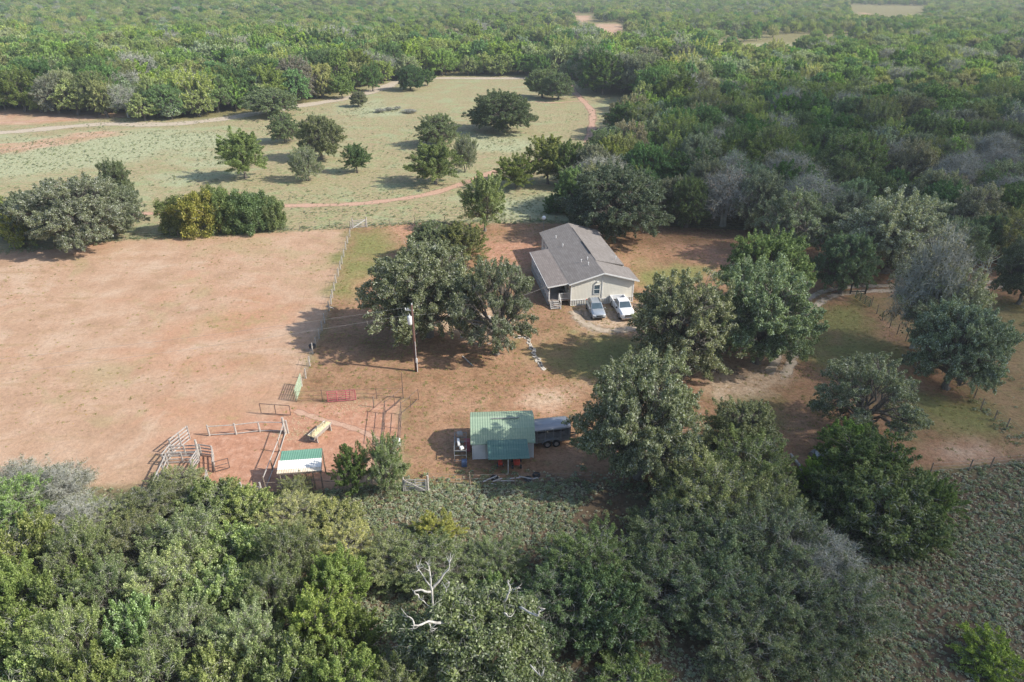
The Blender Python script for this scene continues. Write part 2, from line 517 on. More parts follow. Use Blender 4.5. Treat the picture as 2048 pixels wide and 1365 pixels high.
def catmull(pts, n=8):
    pts = [Vector((p[0], p[1])) for p in pts]
    q = [pts[0] * 2 - pts[1]] + pts + [pts[-1] * 2 - pts[-2]]
    out = []
    for i in range(1, len(q) - 2):
        for k in range(n):
            s = k / n
            out.append(.5 * ((2 * q[i]) + (q[i + 1] - q[i - 1]) * s + (2 * q[i - 1] - 5 * q[i] + 4 * q[i + 1] - q[i + 2]) * s * s + (3 * q[i] - q[i - 1] - 3 * q[i + 1] + q[i + 2]) * s ** 3))
    out.append(q[-2])
    return out

def strip(name, pxs, width, m, label, z=.006, ruts=False):
    pts = catmull([P(a, b) for a, b in pxs], 10)
    K = 13; V = []; ac = []; rt = []
    for i, p in enumerate(pts):
        d = (pts[min(i + 1, len(pts) - 1)] - pts[max(i - 1, 0)]).normalized()
        nrm = Vector((-d.y, d.x))
        endf = min(1, i / 4, (len(pts) - 1 - i) / 4) if ruts else 1
        w = width * (1 + .15 * math.sin(i * .9) + .1 * math.sin(i * .37))
        for k in range(K):
            s = k / (K - 1) * 2 - 1
            q = p + nrm * s * w * .8
            V.append((q.x, q.y, float(hgt(q.x, q.y)) + z)); ac.append((1 - abs(s)) * 1.25 * endf)
            o = abs(s) * w * .8
            rt.append(max(0, 1.25 - abs(o - .95) / .6) if ruts else 1)
    n = len(pts)
    ix = np.arange(n * K).reshape(n, K)
    q = np.stack([ix[:-1, :-1], ix[:-1, 1:], ix[1:, 1:], ix[1:, :-1]], -1).reshape(-1, 4)
    o = bpy.data.objects.new(name, np_mesh(name, np.array(V), q, [m], {'across': ('FLOAT', 'POINT', np.array(ac, np.float32)), 'rut': ('FLOAT', 'POINT', np.array(rt, np.float32))}, smooth_=True))
    link(o); tag(o, label, "road", kind='structure')
strip("gravel_road", [(-300, 285), (0, 266), (60, 261), (200, 249), (330, 249), (430, 240), (520, 226), (600, 212), (690, 197), (760, 178), (800, 163), (870, 157), (960, 157), (1050, 157), (1200, 158)], 5.0, M_GRAVEL, "pale gravel road curving round the far side of the meadow")
strip("dirt_track", [(-100, 440), (290, 428), (340, 422), (450, 416), (575, 412), (700, 409), (780, 401), (860, 388), (930, 366), (1000, 340), (1080, 322), (1165, 305), (1178, 280), (1184, 250), (1183, 222), (1162, 198), (1148, 182), (1140, 168)], 2.3, M_REDDIRT, "narrow red dirt track winding across the meadow", .011)
strip("side_track", [(1178, 203), (1150, 203), (1110, 206), (1070, 204)], 1.3, M_REDDIRT, "faint red side track off the dirt track", .016)
strip("pond_bank_track", [(0, 246), (90, 242), (180, 236), (250, 234)], 2.0, M_REDDIRT, "pale red bank beside the far treeline", .016)
strip("driveway", [(2300, 556), (2048, 566), (1960, 571), (1880, 574), (1790, 576), (1700, 580), (1650, 590), (1612, 615), (1590, 650), (1576, 690), (1566, 725), (1545, 760)], 4.4, M_RUTS, "two pale wheel ruts of the driveway coming in from the right", .006, True)
strip("yard_track", [(1530, 745), (1440, 742), (1370, 728), (1310, 700), (1280, 660), (1235, 650)], 2.4, M_WORN, "worn wheel marks from the driveway to the parked vehicles", .012, True)
strip("gravel_pad", [(1150, 622), (1160, 640), (1185, 655), (1220, 662), (1260, 658), (1310, 645)], 2.0, M_PAD, "pale gravel edge round the parking spot", .016)
strip("pasture_path", [(590, 822), (640, 838), (690, 852), (730, 866), (770, 890)], .7, M_REDDIRT, "thin red path worn across the corral", .006)

# ---------------------------------------------------------------- trees
rng = np.random.RandomState(11)

def tubes_np(segs, sides=5):
    """segs: list of (points Nx3, radii N)"""
    Vs = []; Q = []; off = 0
    for pts, rr in segs:
        pts = np.asarray(pts, float); n = len(pts)
        d = np.gradient(pts, axis=0); d /= np.linalg.norm(d, axis=1)[:, None] + 1e-9
        up = np.where(np.abs(d[:, 2:3]) < .9, np.array([[0, 0, 1.]]), np.array([[1., 0, 0]]))
        a = np.cross(d, up); a /= np.linalg.norm(a, axis=1)[:, None] + 1e-9
        b = np.cross(a, d)
        q = np.arange(sides) * 2 * np.pi / sides
        ring = pts[:, None] + (a[:, None] * np.cos(q)[None, :, None] + b[:, None] * np.sin(q)[None, :, None]) * np.asarray(rr)[:, None, None]
        Vs.append(ring.reshape(-1, 3))
        ix = off + np.arange(n * sides).reshape(n, sides)
        nx_ = np.roll(ix, -1, 1)
        Q.append(np.stack([ix[:-1], nx_[:-1], nx_[1:], ix[1:]], -1).reshape(-1, 4))
        off += n * sides
    return np.concatenate(Vs), np.concatenate(Q)

def curve(r, a, b, n=5, sag=.0, jit=.1):
    a = np.array(a, float); b = np.array(b, float)
    s = np.linspace(0, 1, n)[:, None]
    L = np.linalg.norm(b - a)
    p = a + (b - a) * s
    p[:, 2] += np.sin(s[:, 0] * np.pi) * sag * L
    j = r.normal(0, jit * L / n, (n, 3)); j[0] = 0; j[-1] = 0
    return p + j

def leaves_np(r, centres, radii, flat, count, size, clumpval, up=.4, elong=1.7, axis_=None, stretch=1.0):
    """little rhombic leaf sprays scattered in flattened clumps"""
    n = len(centres)
    per = np.maximum(3, (count * (radii ** 2) / (radii ** 2).sum())).astype(int)
    ci = np.repeat(np.arange(n), per); m_ = len(ci)
    u = r.normal(size=(m_, 3)); u /= np.linalg.norm(u, axis=1)[:, None]
    rr = r.uniform(.15, 1.15, m_) ** .6
    if axis_ is None:
        pos = centres[ci] + u * (rr * radii[ci])[:, None] * np.array([1, 1, flat])
    else:   # sprays: each clump is drawn out along its own twig
        w_ = u * (rr * radii[ci])[:, None] * .62
        al = r.uniform(-.55, 1, m_); al = np.sign(al) * np.abs(al) ** .8
        w_ *= (1.15 - .75 * np.abs(al))[:, None]
        pos = centres[ci] + w_ + axis_[ci] * (al * radii[ci] * stretch)[:, None]
    nrm = u * .55 + np.array([0, 0, up]) + r.normal(0, .75, (m_, 3)); nrm /= np.linalg.norm(nrm, axis=1)[:, None]
    tmp = r.normal(size=(m_, 3)); ax = np.cross(nrm, tmp); ax /= np.linalg.norm(ax, axis=1)[:, None] + 1e-9
    bx = np.cross(nrm, ax)
    s = size * r.uniform(.6, 1.35, m_)
    L = (s * elong / 2)[:, None]; Wd = (s / 2)[:, None]
    bend = nrm * (s * .12)[:, None]
    V = np.stack([pos - ax * L - bend, pos + bx * Wd, pos + ax * L - bend, pos - bx * Wd], 1).reshape(-1, 3)
    Q = np.arange(m_ * 4).reshape(-1, 4)
    rnd = np.repeat(r.uniform(0, 1, m_), 4)
    cv = np.repeat(clumpval[ci], 4)
    return V, Q, rnd, cv

def slivers_np(r, centres, radii, flat, per, length, width):
    """thin bare twigs bristling out of clumps"""
    n = len(centres); ci = np.repeat(np.arange(n), per); m_ = len(ci)
    u = r.normal(size=(m_, 3)); u[:, 2] += .35; u /= np.linalg.norm(u, axis=1)[:, None]
    a = centres[ci] + u * (r.uniform(0, .7, m_) * radii[ci])[:, None] * np.array([1, 1, flat])
    dv = u + r.normal(0, .5, (m_, 3)); dv /= np.linalg.norm(dv, axis=1)[:, None]
    Ln = length * r.uniform(.5, 1.4, m_)
    mid = a + dv * (Ln * .55)[:, None] + r.normal(0, .06, (m_, 3)) * Ln[:, None]
    b = a + (dv + r.normal(0, .35, (m_, 3))) * Ln[:, None]
    sd = np.cross(dv, r.normal(size=(m_, 3))); sd /= np.linalg.norm(sd, axis=1)[:, None] + 1e-9
    w = width
    V = np.stack([a - sd * w, a + sd * w, mid + sd * w * .7, mid - sd * w * .7, b + sd * w * .15, b - sd * w * .15], 1).reshape(-1, 3)
    k = np.arange(m_) * 6
    Q = np.concatenate([np.stack([k, k + 1, k + 2, k + 3], 1), np.stack([k + 3, k + 2, k + 4, k + 5], 1)])
    return V, Q

M_BARK = mat("oak_bark", (.13, .11, .09), (.22, .2, .175), 6, .95, bump=.6, bscale=12, stretch=(1, 1, .25))
M_GREYTWIG = mat("lichen_grey_twigs", (.45, .46, .4), (.3, .3, .26), 1.2, .95)
M_DEADWOOD = mat("bleached_dead_wood", (.56, .54, .5), (.3, .285, .26), 3, .85, bump=.5, bscale=10, stretch=(1, 1, .3))
# species: leaf colours
LEAF = {
    'oak':   leaf_mat('live_oak_leaves', (.085, .098, .058), (.2, .222, .135), (.33, .355, .24), (.47, .48, .42), .16),
    'dense': leaf_mat('dense_oak_leaves', (.06, .075, .05), (.125, .155, .098), (.22, .255, .175), (.36, .39, .33), .1),
    'elm':   leaf_mat('cedar_elm_leaves', (.11, .13, .055), (.25, .285, .125), (.39, .42, .21), (.45, .45, .31), .08),
    'mesq':  leaf_mat('mesquite_leaves', (.11, .128, .068), (.245, .272, .158), (.39, .415, .27), (.47, .46, .37), .14),
    'grey':  leaf_mat('sparse_grey_leaves', (.09, .1, .06), (.15, .16, .11), (.24, .25, .19), (.4, .4, .36), .25),
    'bush':  leaf_mat('thicket_leaves', (.08, .1, .05), (.21, .242, .125), (.37, .4, .24), (.47, .47, .37), .14),
}
# name: R, H, base height frac, lobes, lobe radius frac, clumps per lobe, clump r, leaves, leaf size, twigs/clump, flat
SPEC = {
    'oak':   dict(R=6.5, H=9.5, zb=.07, lobes=32, lr=.315, cl=24, cr=.56, leaves=125000, ls=.098, tw=7, flat=.62, trunks=1, tr=.42, vis=1),
    'open':  dict(R=6.5, H=9.5, zb=.08, lobes=24, lr=.28, cl=21, cr=.54, leaves=72000, ls=.098, tw=12, flat=.55, trunks=1, tr=.4, vis=1, leaf='oak'),
    'dense': dict(R=8.0, H=10.5, zb=.05, lobes=46, lr=.27, cl=22, cr=.64, leaves=130000, ls=.125, tw=2, flat=.7, trunks=1, tr=.5, vis=1),
    'elm':   dict(R=3.6, H=8.5, zb=.08, lobes=16, lr=.42, cl=14, cr=.56, leaves=46000, ls=.10, tw=2, flat=.6, trunks=1, tr=.2, vis=1, tall=1),
    'mesq':  dict(R=3.8, H=5.5, zb=.08, lobes=28, lr=.25, cl=10, cr=.5, leaves=52000, ls=.074, tw=16, flat=.5, trunks=3, tr=.13, vis=1),
    'grey':  dict(R=4.8, H=8.5, zb=.22, lobes=16, lr=.34, cl=15, cr=.75, leaves=7000, ls=.12, tw=30, flat=.6, trunks=2, tr=.24, vis=1),
    'bush':  dict(R=2.6, H=3.4, zb=.0, lobes=24, lr=.27, cl=9, cr=.42, leaves=38000, ls=.082, tw=9, flat=.75, trunks=3, tr=.07, vis=1),
    'vine':  dict(R=2.6, H=4.0, zb=.0, lobes=16, lr=.40, cl=14, cr=.45, leaves=32000, ls=.10, tw=1, flat=1.1, trunks=2, tr=.09, vis=1, leaf='bush'),
}
NVAR = {'oak': 3, 'open': 2, 'dense': 1, 'elm': 2, 'mesq': 2, 'grey': 1, 'bush': 2, 'vine': 1}

def make_tree(sp, seed, lod=1.0):
    s = SPEC[sp]; r = np.random.RandomState(seed)
    Rr, H = s['R'], s['H']
    zb = max(.25 if s['zb'] > .04 else -.3, s['zb'] * H if s['zb'] > .04 else -.3)
    zc = zb + (H - zb) * (.42 if not s.get('tall') else .45)
    nl = s['lobes']
    # lobes over the dome, golden-angle spread with jitter
    i = np.arange(nl) + .5
    zz = 1 - i / nl * (1.7 if s['zb'] > .04 else 1.75)
    zz = np.clip(zz, -.85, 1)
    th = i * 2.39996 + r.uniform(0, 6.28) + r.normal(0, .25, nl)
    rr = np.sqrt(1 - zz ** 2)
    if s['zb'] <= .04: rr = np.where(zz < .1, np.maximum(rr, .97), rr)
    reach = r.uniform(.68, 1.17, nl)
    # oval plan
    asp = r.uniform(.85, 1.0)
    lr = s['lr']
    LX = np.cos(th) * rr * reach * (1 - lr) * Rr
    LY = np.sin(th) * rr * reach * (1 - lr) * Rr * asp
    up_h, dn_h = H - zc, zc - zb
    LZ = np.where(zz > 0, zc + zz * (up_h - lr * up_h * .6) * reach.clip(0, 1), zc + zz * dn_h)
    if s.get('tall'):
        LX *= 1 - .35 * zz.clip(0, 1); LY *= 1 - .35 * zz.clip(0, 1)
    LR = lr * Rr * r.uniform(.55, 1.4, nl)
    lobes = np.stack([LX, LY, LZ], 1)
    cen = []; lob = []
    for k in range(nl):
        n = max(3, int(s['cl'] * r.uniform(.7, 1.25) * (1 if lod > .6 else .6)))
        u = r.normal(size=(n, 3)); u[:, 2] = np.abs(u[:, 2]) * .9 - .25; u /= np.linalg.norm(u, axis=1)[:, None]
        c_ = lobes[k] + u * LR[k] * r.uniform(.5, 1.0 if sp in ('oak', 'dense', 'open') else 1.45, n)[:, None] * np.array([1, 1, .62 if not s.get('tall') else .8])
        cen.append(c_); lob += [k] * n
    cen = np.concatenate(cen); lob = np.array(lob)
    cen[:, 2] = np.maximum(cen[:, 2], .22)
    crad = s['cr'] * r.uniform(.6, 1.3, len(cen))
    segs = []
    nt_ = s['trunks']
    th0 = r.uniform(0, 6.28)
    tops = []
    for k in range(nt_):
        a = np.array([.25 * math.cos(th0 + k * 2.2), .25 * math.sin(th0 + k * 2.2), -.15]) * (nt_ > 1)
        a[2] = -.15
        top = np.array([math.cos(th0 + k * 2.2), math.sin(th0 + k * 2.2), 0]) * Rr * (.16 if nt_ > 1 else .06)
        top[2] = zb + (zc - zb) * (.35 if nt_ == 1 else .6)
        p = curve(r, a, top, 5, 0, .22)
        rad_ = s['tr'] * np.array([1.45, 1.0, .88, .8, .68])
        segs.append((p, rad_)); tops.append(top)
    thin = []
    for k in range(nl):
        top = tops[k % nt_]
        tgt = lobes[k] - np.array([0, 0, LR[k] * .25])
        p = curve(r, top - np.array([0, 0, .15]), tgt, 6, .10 if lobes[k][2] > zc else .22, .3)
        r0 = s['tr'] * r.uniform(.35, .55)
        segs.append((p, np.linspace(r0, r0 * .22, 6)))
        for c_ in cen[lob == k]:
            j = r.randint(2, 6)
            q = curve(r, p[j], c_, 4, .08, .3)
            thin.append((q, np.linspace(r0 * .28, .018, 4)))
    Vb, Qb = tubes_np(segs, 7 if lod > .6 else 5)
    Vt, Qt = tubes_np(thin, 3)
    Vb2 = np.concatenate([Vb, Vt]); Qb2 = np.concatenate([Qb, Qt + len(Vb)])
    trunk = np_mesh(sp + "_trunk", Vb2, Qb2, [M_GREYTWIG if sp == 'grey' else M_BARK], smooth_=True)
    cv = r.uniform(0, 1, len(cen)) * .6 + r.uniform(0, 1, nl)[lob] * .4
    cnt = int(s['leaves'] * lod); ls = s['ls'] * (1 / lod) ** .5
    od = cen - np.array([0, 0, zc * .7]); od /= np.linalg.norm(od, axis=1)[:, None] + 1e-9
    od = od + r.normal(0, .5, od.shape) + np.array([0, 0, .3 if sp in ('mesq', 'bush', 'elm', 'grey') else -.25]); od /= np.linalg.norm(od, axis=1)[:, None]
    V, Q, rnd, cvv = leaves_np(r, cen, crad, s['flat'], cnt, ls, cv, axis_=None if sp == 'vine' else od, stretch={'mesq': 2.1, 'bush': 1.9, 'elm': 1.7, 'grey': 1.6}.get(sp, 1.35))
    mi = np.zeros(len(Q))
    tw = int(s['tw'] * min(1, lod * 1.3))
    if tw:
        V2, Q2 = slivers_np(r, cen, crad * 1.1, s['flat'], tw, .95 if sp == 'grey' else .42, (.019 if sp == 'grey' else .012) / max(.5, lod))
        Q = np.concatenate([Q, Q2 + len(V)]); mi = np.concatenate([mi, np.ones(len(Q2))])
        V = np.concatenate([V, V2]); rnd = np.concatenate([rnd, np.zeros(len(V2))]); cvv = np.concatenate([cvv, np.zeros(len(V2))])
    crown = np_mesh(sp + "_crown", V, Q, [LEAF[s.get('leaf', sp)], M_GREYTWIG],
                    {'rnd': ('FLOAT', 'POINT', rnd.astype(np.float32)), 'clump': ('FLOAT', 'POINT', cvv.astype(np.float32))}, mi)
    return trunk, crown

TREES = {}
for q, (sp, n) in enumerate(NVAR.items()):
    TREES[sp] = [make_tree(sp, 100 * q + k + 7) for k in range(n)]

tree_count = 0
def tree(name, x, y, radius, height, sp, tint, label, cat='tree', group=None, rz=None, var=None, parts=('trunk', 'crown'), z=0):
    global tree_count
    tree_count += 1
    r = random.Random(tree_count * 7 + 3)
    v = TREES[sp][(tree_count if var is None else var) % len(TREES[sp])]
    s = SPEC[sp]
    o = thing(name, label, cat, (x, y, z), r.uniform(0, 6.28) if rz is None else rz, group)
    o.scale = (radius / s['R'], radius / s['R'], height / s['H'])
    for me, pn in zip(v, parts):
        c_ = bpy.data.objects.new(pn, me); c_.color = (*tint, 1) if pn == parts[1] else (1, 1, 1, 1)
        link(c_, o)
    return o

def treeB(name, bx, by, wpx, topy, sp, tint, label, **k):
    """tree whose foot is seen at (bx, by) in the photo survey, crown wpx wide, top at topy"""
    p = P(bx, by)
    ang = PITCH + math.atan((topy - CY) / F)
    H = CAMH - (p.y + .5) * math.tan(ang)
    rad_ = wpx / 2 * depth(p.x, p.y, H * .55) / F * {'oak': 1.19, 'open': 1.17, 'dense': 1.12}.get(sp, 1.03)
    if sp in ('oak', 'open', 'dense'): H *= .94
    return tree(name, p.x, p.y, rad_, max(H, 1), sp, tint, label, **k)

def treeC(name, cx_, cy_, wpx, H, sp, tint, label, **k):
    """tree whose crown centre is seen at (cx_, cy_)"""
    p = P(cx_, cy_, H * .6)
    rad_ = wpx / 2 * depth(p.x, p.y, H * .6) / F
    return tree(name, p.x, p.y, rad_, H, sp, tint, label, **k)

# ---------------------------------------------------------------- trees seen one by one: yard
GL, GN, GD, GY = (1.15, 1.15, 1.1), (1, 1, 1), (.78, .85, .9), (1.35, 1.25, .8)
treeB("oak_tree", 858, 672, 236, 470, 'oak', (1.05, 1.1, 1.05), "biggest oak of the yard, right behind the utility pole", var=0)
treeB("oak_tree", 993, 708, 165, 512, 'open', (1.15, 1.15, 1.1), "open lopsided oak with its trunk foot in view, between the biggest oak and the porch", var=0, rz=.6)
treeB("round_tree", 868, 520, 92, 436, 'oak', (1.0, 1.1, .85), "grey-green round tree poking out behind the biggest oak, upper left of it")
treeB("yellow_green_tree", 928, 530, 95, 450, 'elm', (1.0, .95, .8), "yellow-green tree tucked behind the right shoulder of the biggest oak")
treeB("elm_tree", 970, 463, 92, 342, 'elm', (1.0, 1.1, 1.0), "tall narrow bright green tree on the back fence left of the white globe lamp")
treeB("round_oak", 1226, 470, 212, 325, 'dense', (.95, 1.0, 1.0), "huge dark dome-shaped oak directly behind the house roof")
treeB("oak_tree", 1366, 737, 215, 538, 'oak', (1.08, 1.12, 1.1), "oak with bare trunk foot right of the parked pickup", var=1)
treeB("oak_tree", 1512, 725, 225, 520, 'oak', (.95, 1.15, 1.0), "broad oak hanging over the driveway ruts, its skirt almost at the ground", var=2)
treeB("green_oak", 1525, 620, 175, 455, 'dense', (1.25, 1.45, .9), "rounded fresh green oak behind the broad driveway oak")
treeB("oak_tree", 1682, 588, 112, 452, 'oak', (.8, 1.05, .9), "mid-green oak beside the black entrance gate frame", var=0)
treeB("grey_oak", 1570, 520, 150, 372, 'open', (1.15, 1.25, 1.2), "spreading grey-green oak at the wood edge behind the fresh green oak", var=1)
treeB("grey_oak", 1768, 545, 200, 378, 'oak', (1.8, 1.8, 1.95), "silvery mushroom-shaped oak with a dark trunk by the wood edge", var=1)
treeB("oak_tree", 1900, 545, 105, 430, 'oak', (.9, 1.1, 1.05), "oak half behind the bare lichen tree, by the far end of the driveway", var=2)
treeB("lichen_tree", 1828, 698, 150, 470, 'grey', (1, 1, 1), "nearly leafless lichen-grey tree with two slender trunks right of the gate")
treeB("oak_tree", 1893, 778, 178, 588, 'oak', (1.3, 1.45, 1.5), "dense dark oak standing on the right-hand fence line")
treeB("oak_tree", 2036, 608, 110, 470, 'oak', (.75, .85, .85), "leaning dark oak cut off by the right edge of the photo", var=1)
treeC("grey_oak", 1742, 785, 235, 8, 'open', (1.2, 1.25, 1.2), "grey-twigged sprawling oak left of the right-hand fence, above the green thicket", var=0, rz=2.2)
treeB("oak_tree", 1276, 955, 246, 705, 'oak', (1.1, 1.15, 1.1), "large oak towering right of the livestock trailer", var=2, rz=1.0)
treeC("oak_tree", 1482, 860, 175, 6.5, 'oak', (1.2, 1.2, 1.0), "low grey-green oak right of the large trailer oak", var=1)
treeB("green_sapling", 708, 985, 72, 892, 'elm', (.55, .72, .5), "dark green young tree in the corral corner, left one of the pair", var=0)
treeB("green_sapling", 776, 980, 84, 876, 'mesq', (1.05, 1.2, .9), "light green young tree in the corral corner, right one of the pair", var=1)

treeB("lichen_tree", 1868, 722, 165, 535, 'open', (1.75, 1.75, 1.85), "pale sage oak filling the gap between the lichen-grey tree and the fence oak", var=1)
# ---- meadow trees
for nm, bx, by, w, ty, sp, tint, lab in [
    ("oak_tree", 165, 497, 190, 348, 'oak', (1.25, 1.25, 1.3), "large silvery oak at the upper left pasture corner"),
    ("oak_tree", 232, 470, 120, 358, 'oak', (1.15, 1.2, 1.15), "right-hand neighbour of the silvery corner oak, merging into it"),
    ("oak_tree", 75, 480, 110, 380, 'oak', (1.1, 1.15, 1.1), "left-hand neighbour of the silvery corner oak"),
    ("oak_tree", 245, 430, 70, 312, 'oak', (.9, 1.0, .75), "small dark round-topped tree rising behind the silvery oaks"),
    ("yellow_bush", 42, 492, 55, 430, 'bush', (1.2, 1.25, .6), "yellow-green bush at the foot of the silvery oaks"),
    ("elm_tree", 8, 480, 80, 395, 'elm', (.9, 1.0, .8), "green tree at the left edge beside the silvery oaks"),
    ("elm_tree", 492, 357, 98, 258, 'elm', (.95, 1.1, .85), "round bright green tree alone in the left meadow"),
    ("oak_tree", 645, 320, 88, 220, 'oak', (1.15, 1.15, .85), "long-trunked olive tree in the mid meadow"),
    ("oak_tree", 572, 285, 60, 224, 'oak', (.8, 1.0, .75), "dark green tree touching the left side of the long-trunked olive tree"),
    ("oak_tree", 615, 362, 56, 298, 'mesq', (.9, 1.0, 1.0), "small feathery tree in front of the long-trunked olive tree"),
    ("elm_tree", 714, 346, 56, 285, 'elm', (.65, .85, .75), "small round green tree right of the feathery one"),
    ("oak_tree", 876, 292, 82, 226, 'oak', (.85, 1.0, .7), "olive tree in the meadow, uppermost of the three in a column"),
    ("elm_tree", 872, 368, 105, 283, 'elm', (.85, .95, .75), "yellowish-green wide tree above the dirt track"),
    ("oak_tree", 930, 345, 45, 275, 'mesq', (.9, .95, .9), "slim sparse tree at the right of the yellowish-green one"),
    ("wide_oak", 1002, 263, 132, 178, 'dense', (.9, 1.0, .75), "wide dark spreading oak alone in the upper meadow"),
    ("oak_tree", 1085, 196, 66, 133, 'oak', (.85, 1.05, .7), "left of the two rounded trees in front of the far gravel road"),
    ("oak_tree", 1117, 200, 60, 140, 'oak', (.9, 1.1, .75), "right of the two rounded trees in front of the far gravel road"),
    ("oak_tree", 822, 181, 58, 128, 'dense', (.8, 1.15, .65), "dark green tree between the gravel road and the meadow"),
    ("oak_tree", 855, 172, 36, 138, 'elm', (.6, .9, .6), "small green tree just right of the dark roadside tree"),
    ("elm_tree", 745, 183, 44, 128, 'elm', (.6, .9, .6), "slender green tree left of the gravel road bend"),
    ("elm_tree", 685, 197, 50, 150, 'elm', (.75, 1.0, .7), "green tree beside the gravel road, third from the bend"),
    ("oak_tree", 718, 214, 36, 180, 'oak', (1.0, 1.0, .8), "little olive tree by the gravel road near the brush pile"),
    ("oak_tree", 545, 232, 102, 172, 'oak', (.8, 1.0, .75), "rounded oak leaning over the gravel road"),
    ("elm_tree", 1030, 378, 84, 312, 'elm', (.75, .85, .5), "bright yellow-green bushy tree at the end of the dirt track"),
    ("elm_tree", 1095, 368, 100, 268, 'elm', (.8, .85, .6), "olive-yellow tree group member right of the bright bushy tree"),
    ("elm_tree", 1138, 372, 80, 285, 'elm', (.6, .75, .55), "darker tree between the olive-yellow tree and the wood"),
    ("oak_tree", 1220, 345, 118, 255, 'oak', (.85, 1.05, .75), "lumpy oak at the tip of the right-hand wood"),
    ("low_bush", 1110, 425, 48, 388, 'bush', (.55, .85, .5), "low green bush left of the dark dome oak"),
]:
    treeB(nm, bx, by, w, ty, sp, tint, lab)
for i, (bx, by, w, ty) in enumerate([(362, 466, 70, 392), (410, 468, 88, 384), (455, 462, 75, 378), (500, 462, 82, 382), (545, 456, 60, 392), (432, 440, 60, 372)]):
    treeB("vine_thicket", bx, by, w, ty, 'vine', [(.9, .95, .6), (1.3, 1.15, .5), (.8, .95, .6), (.75, .95, .7), (.85, .95, .7), (.8, .85, .6)][i],
          ["leftmost vine-draped mound of the hedge", "tall yellow-tipped vine mound, second from the left in the hedge", "dark vine mound in the middle of the hedge", "broad deep green vine mound right of the middle of the hedge", "rightmost small vine mound of the hedge", "vine mound standing behind the hedge"][i] + " above the pasture", cat='thicket', group="vine-covered hedge mounds", parts=('stems', 'foliage'))

# ---- foreground brush, lower left (crown centres)
BL = [
    (28, 1000, 150, 4.6, 'mesq', (.75, 1.05, .75)), (205, 1035, 130, 3.6, 'mesq', (1.0, 1.05, .9)), (310, 1005, 150, 3.8, 'mesq', (1.05, 1.05, .95)),
    (415, 1000, 140, 3.6, 'bush', (1.0, 1.1, .9)), (500, 1015, 120, 3.6, 'bush', (1.15, 1.2, .9)), (585, 1025, 130, 3.2, 'mesq', (1.3, 1.25, 1.1)), (668, 1035, 120, 2.6, 'bush', (1.4, 1.35, 1.1)),
    (60, 1085, 150, 4.6, 'bush', (1.05, 1.1, .75)), (160, 1105, 150, 4.8, 'mesq', (1.0, 1.1, .9)), (268, 1085, 130, 4.0, 'mesq', (.95, .95, .85)), (372, 1085, 170, 5.4, 'mesq', (1.05, 1.15, 1.05)),
    (480, 1095, 150, 5.0, 'bush', (1.0, 1.15, .9)), (575, 1105, 140, 4.6, 'mesq', (1.05, 1.1, .95)), (690, 1085, 120, 3.2, 'mesq', (1.35, 1.3, 1.1)),
    (20, 1175, 140, 4.8, 'elm', (.8, .9, .7)), (110, 1195, 150, 5.0, 'bush', (.9, 1.05, .75)), (215, 1175, 150, 5.2, 'mesq', (.95, 1.1, .95)), (330, 1170, 170, 5.8, 'mesq', (1.1, 1.2, 1.1)),
    (445, 1185, 165, 5.6, 'bush', (1.0, 1.15, 1.0)), (545, 1190, 130, 4.8, 'mesq', (.95, 1.05, .85)), (672, 1160, 150, 6.0, 'elm', (.95, 1.1, .8)), (640, 1250, 160, 6.0, 'elm', (1.0, 1.1, .75)),
    (30, 1270, 170, 5.0, 'bush', (.95, 1.1, .7)), (145, 1290, 160, 5.2, 'mesq', (.95, 1.05, .8)), (265, 1270, 150, 5.0, 'bush', (.85, 1.05, .9)), (375, 1275, 165, 5.6, 'mesq', (1.1, 1.2, 1.1)),
    (490, 1285, 160, 5.4, 'mesq', (1.05, 1.15, 1.1)), (700, 1270, 140, 5.6, 'elm', (.9, 1.0, .7)), (575, 1340, 170, 5.2, 'bush', (1.0, 1.1, .9)),
    (60, 1360, 170, 4.6, 'bush', (.9, 1.05, .8)), (180, 1375, 170, 5.0, 'bush', (1.0, 1.1, .8)), (310, 1360, 170, 5.2, 'mesq', (1.05, 1.15, .9)), (440, 1370, 170, 5.0, 'bush', (1.0, 1.1, .95)),
    (690, 1370, 170, 5.0, 'elm', (.9, 1.05, .8)), (800, 1385, 150, 4.6, 'mesq', (1.1, 1.15, .9)),
]
words = {'mesq': "feathery twiggy", 'bush': "leafy", 'elm': "tall bright green"}
ordn = ["leftmost", "second from the left", "third from the left", "fourth from the left", "fifth from the left", "sixth from the left", "seventh from the left", "eighth from the left", "ninth from the left"]
def rowof(y): return 0 if y < 1060 else 1 if y < 1140 else 2 if y < 1225 else 3 if y < 1330 else 4
rown = ["along the corral edge", "just below the corral edge row", "in the middle", "in the row above the front", "at the photo's bottom edge"]
brr = random.Random(12)
for i, (x, y, w, H, sp, tint) in enumerate(BL):
    rw = rowof(y); k_ = sorted(q[0] for q in BL if rowof(q[1]) == rw).index(x)
    f = brr.uniform(.72, 1.28); hf = brr.uniform(.78, 1.25)
    treeC("brush_tree", x, y, w * .94, H * hf * (.66 if y < 1060 else .86), sp, (tint[0] * f * 1.2, tint[1] * f * 1.2, tint[2] * f * 1.05), "%s tree, lower-left brush, %s, %s" % (words[sp], ordn[k_], rown[rw]), group="trees of the lower-left brush")
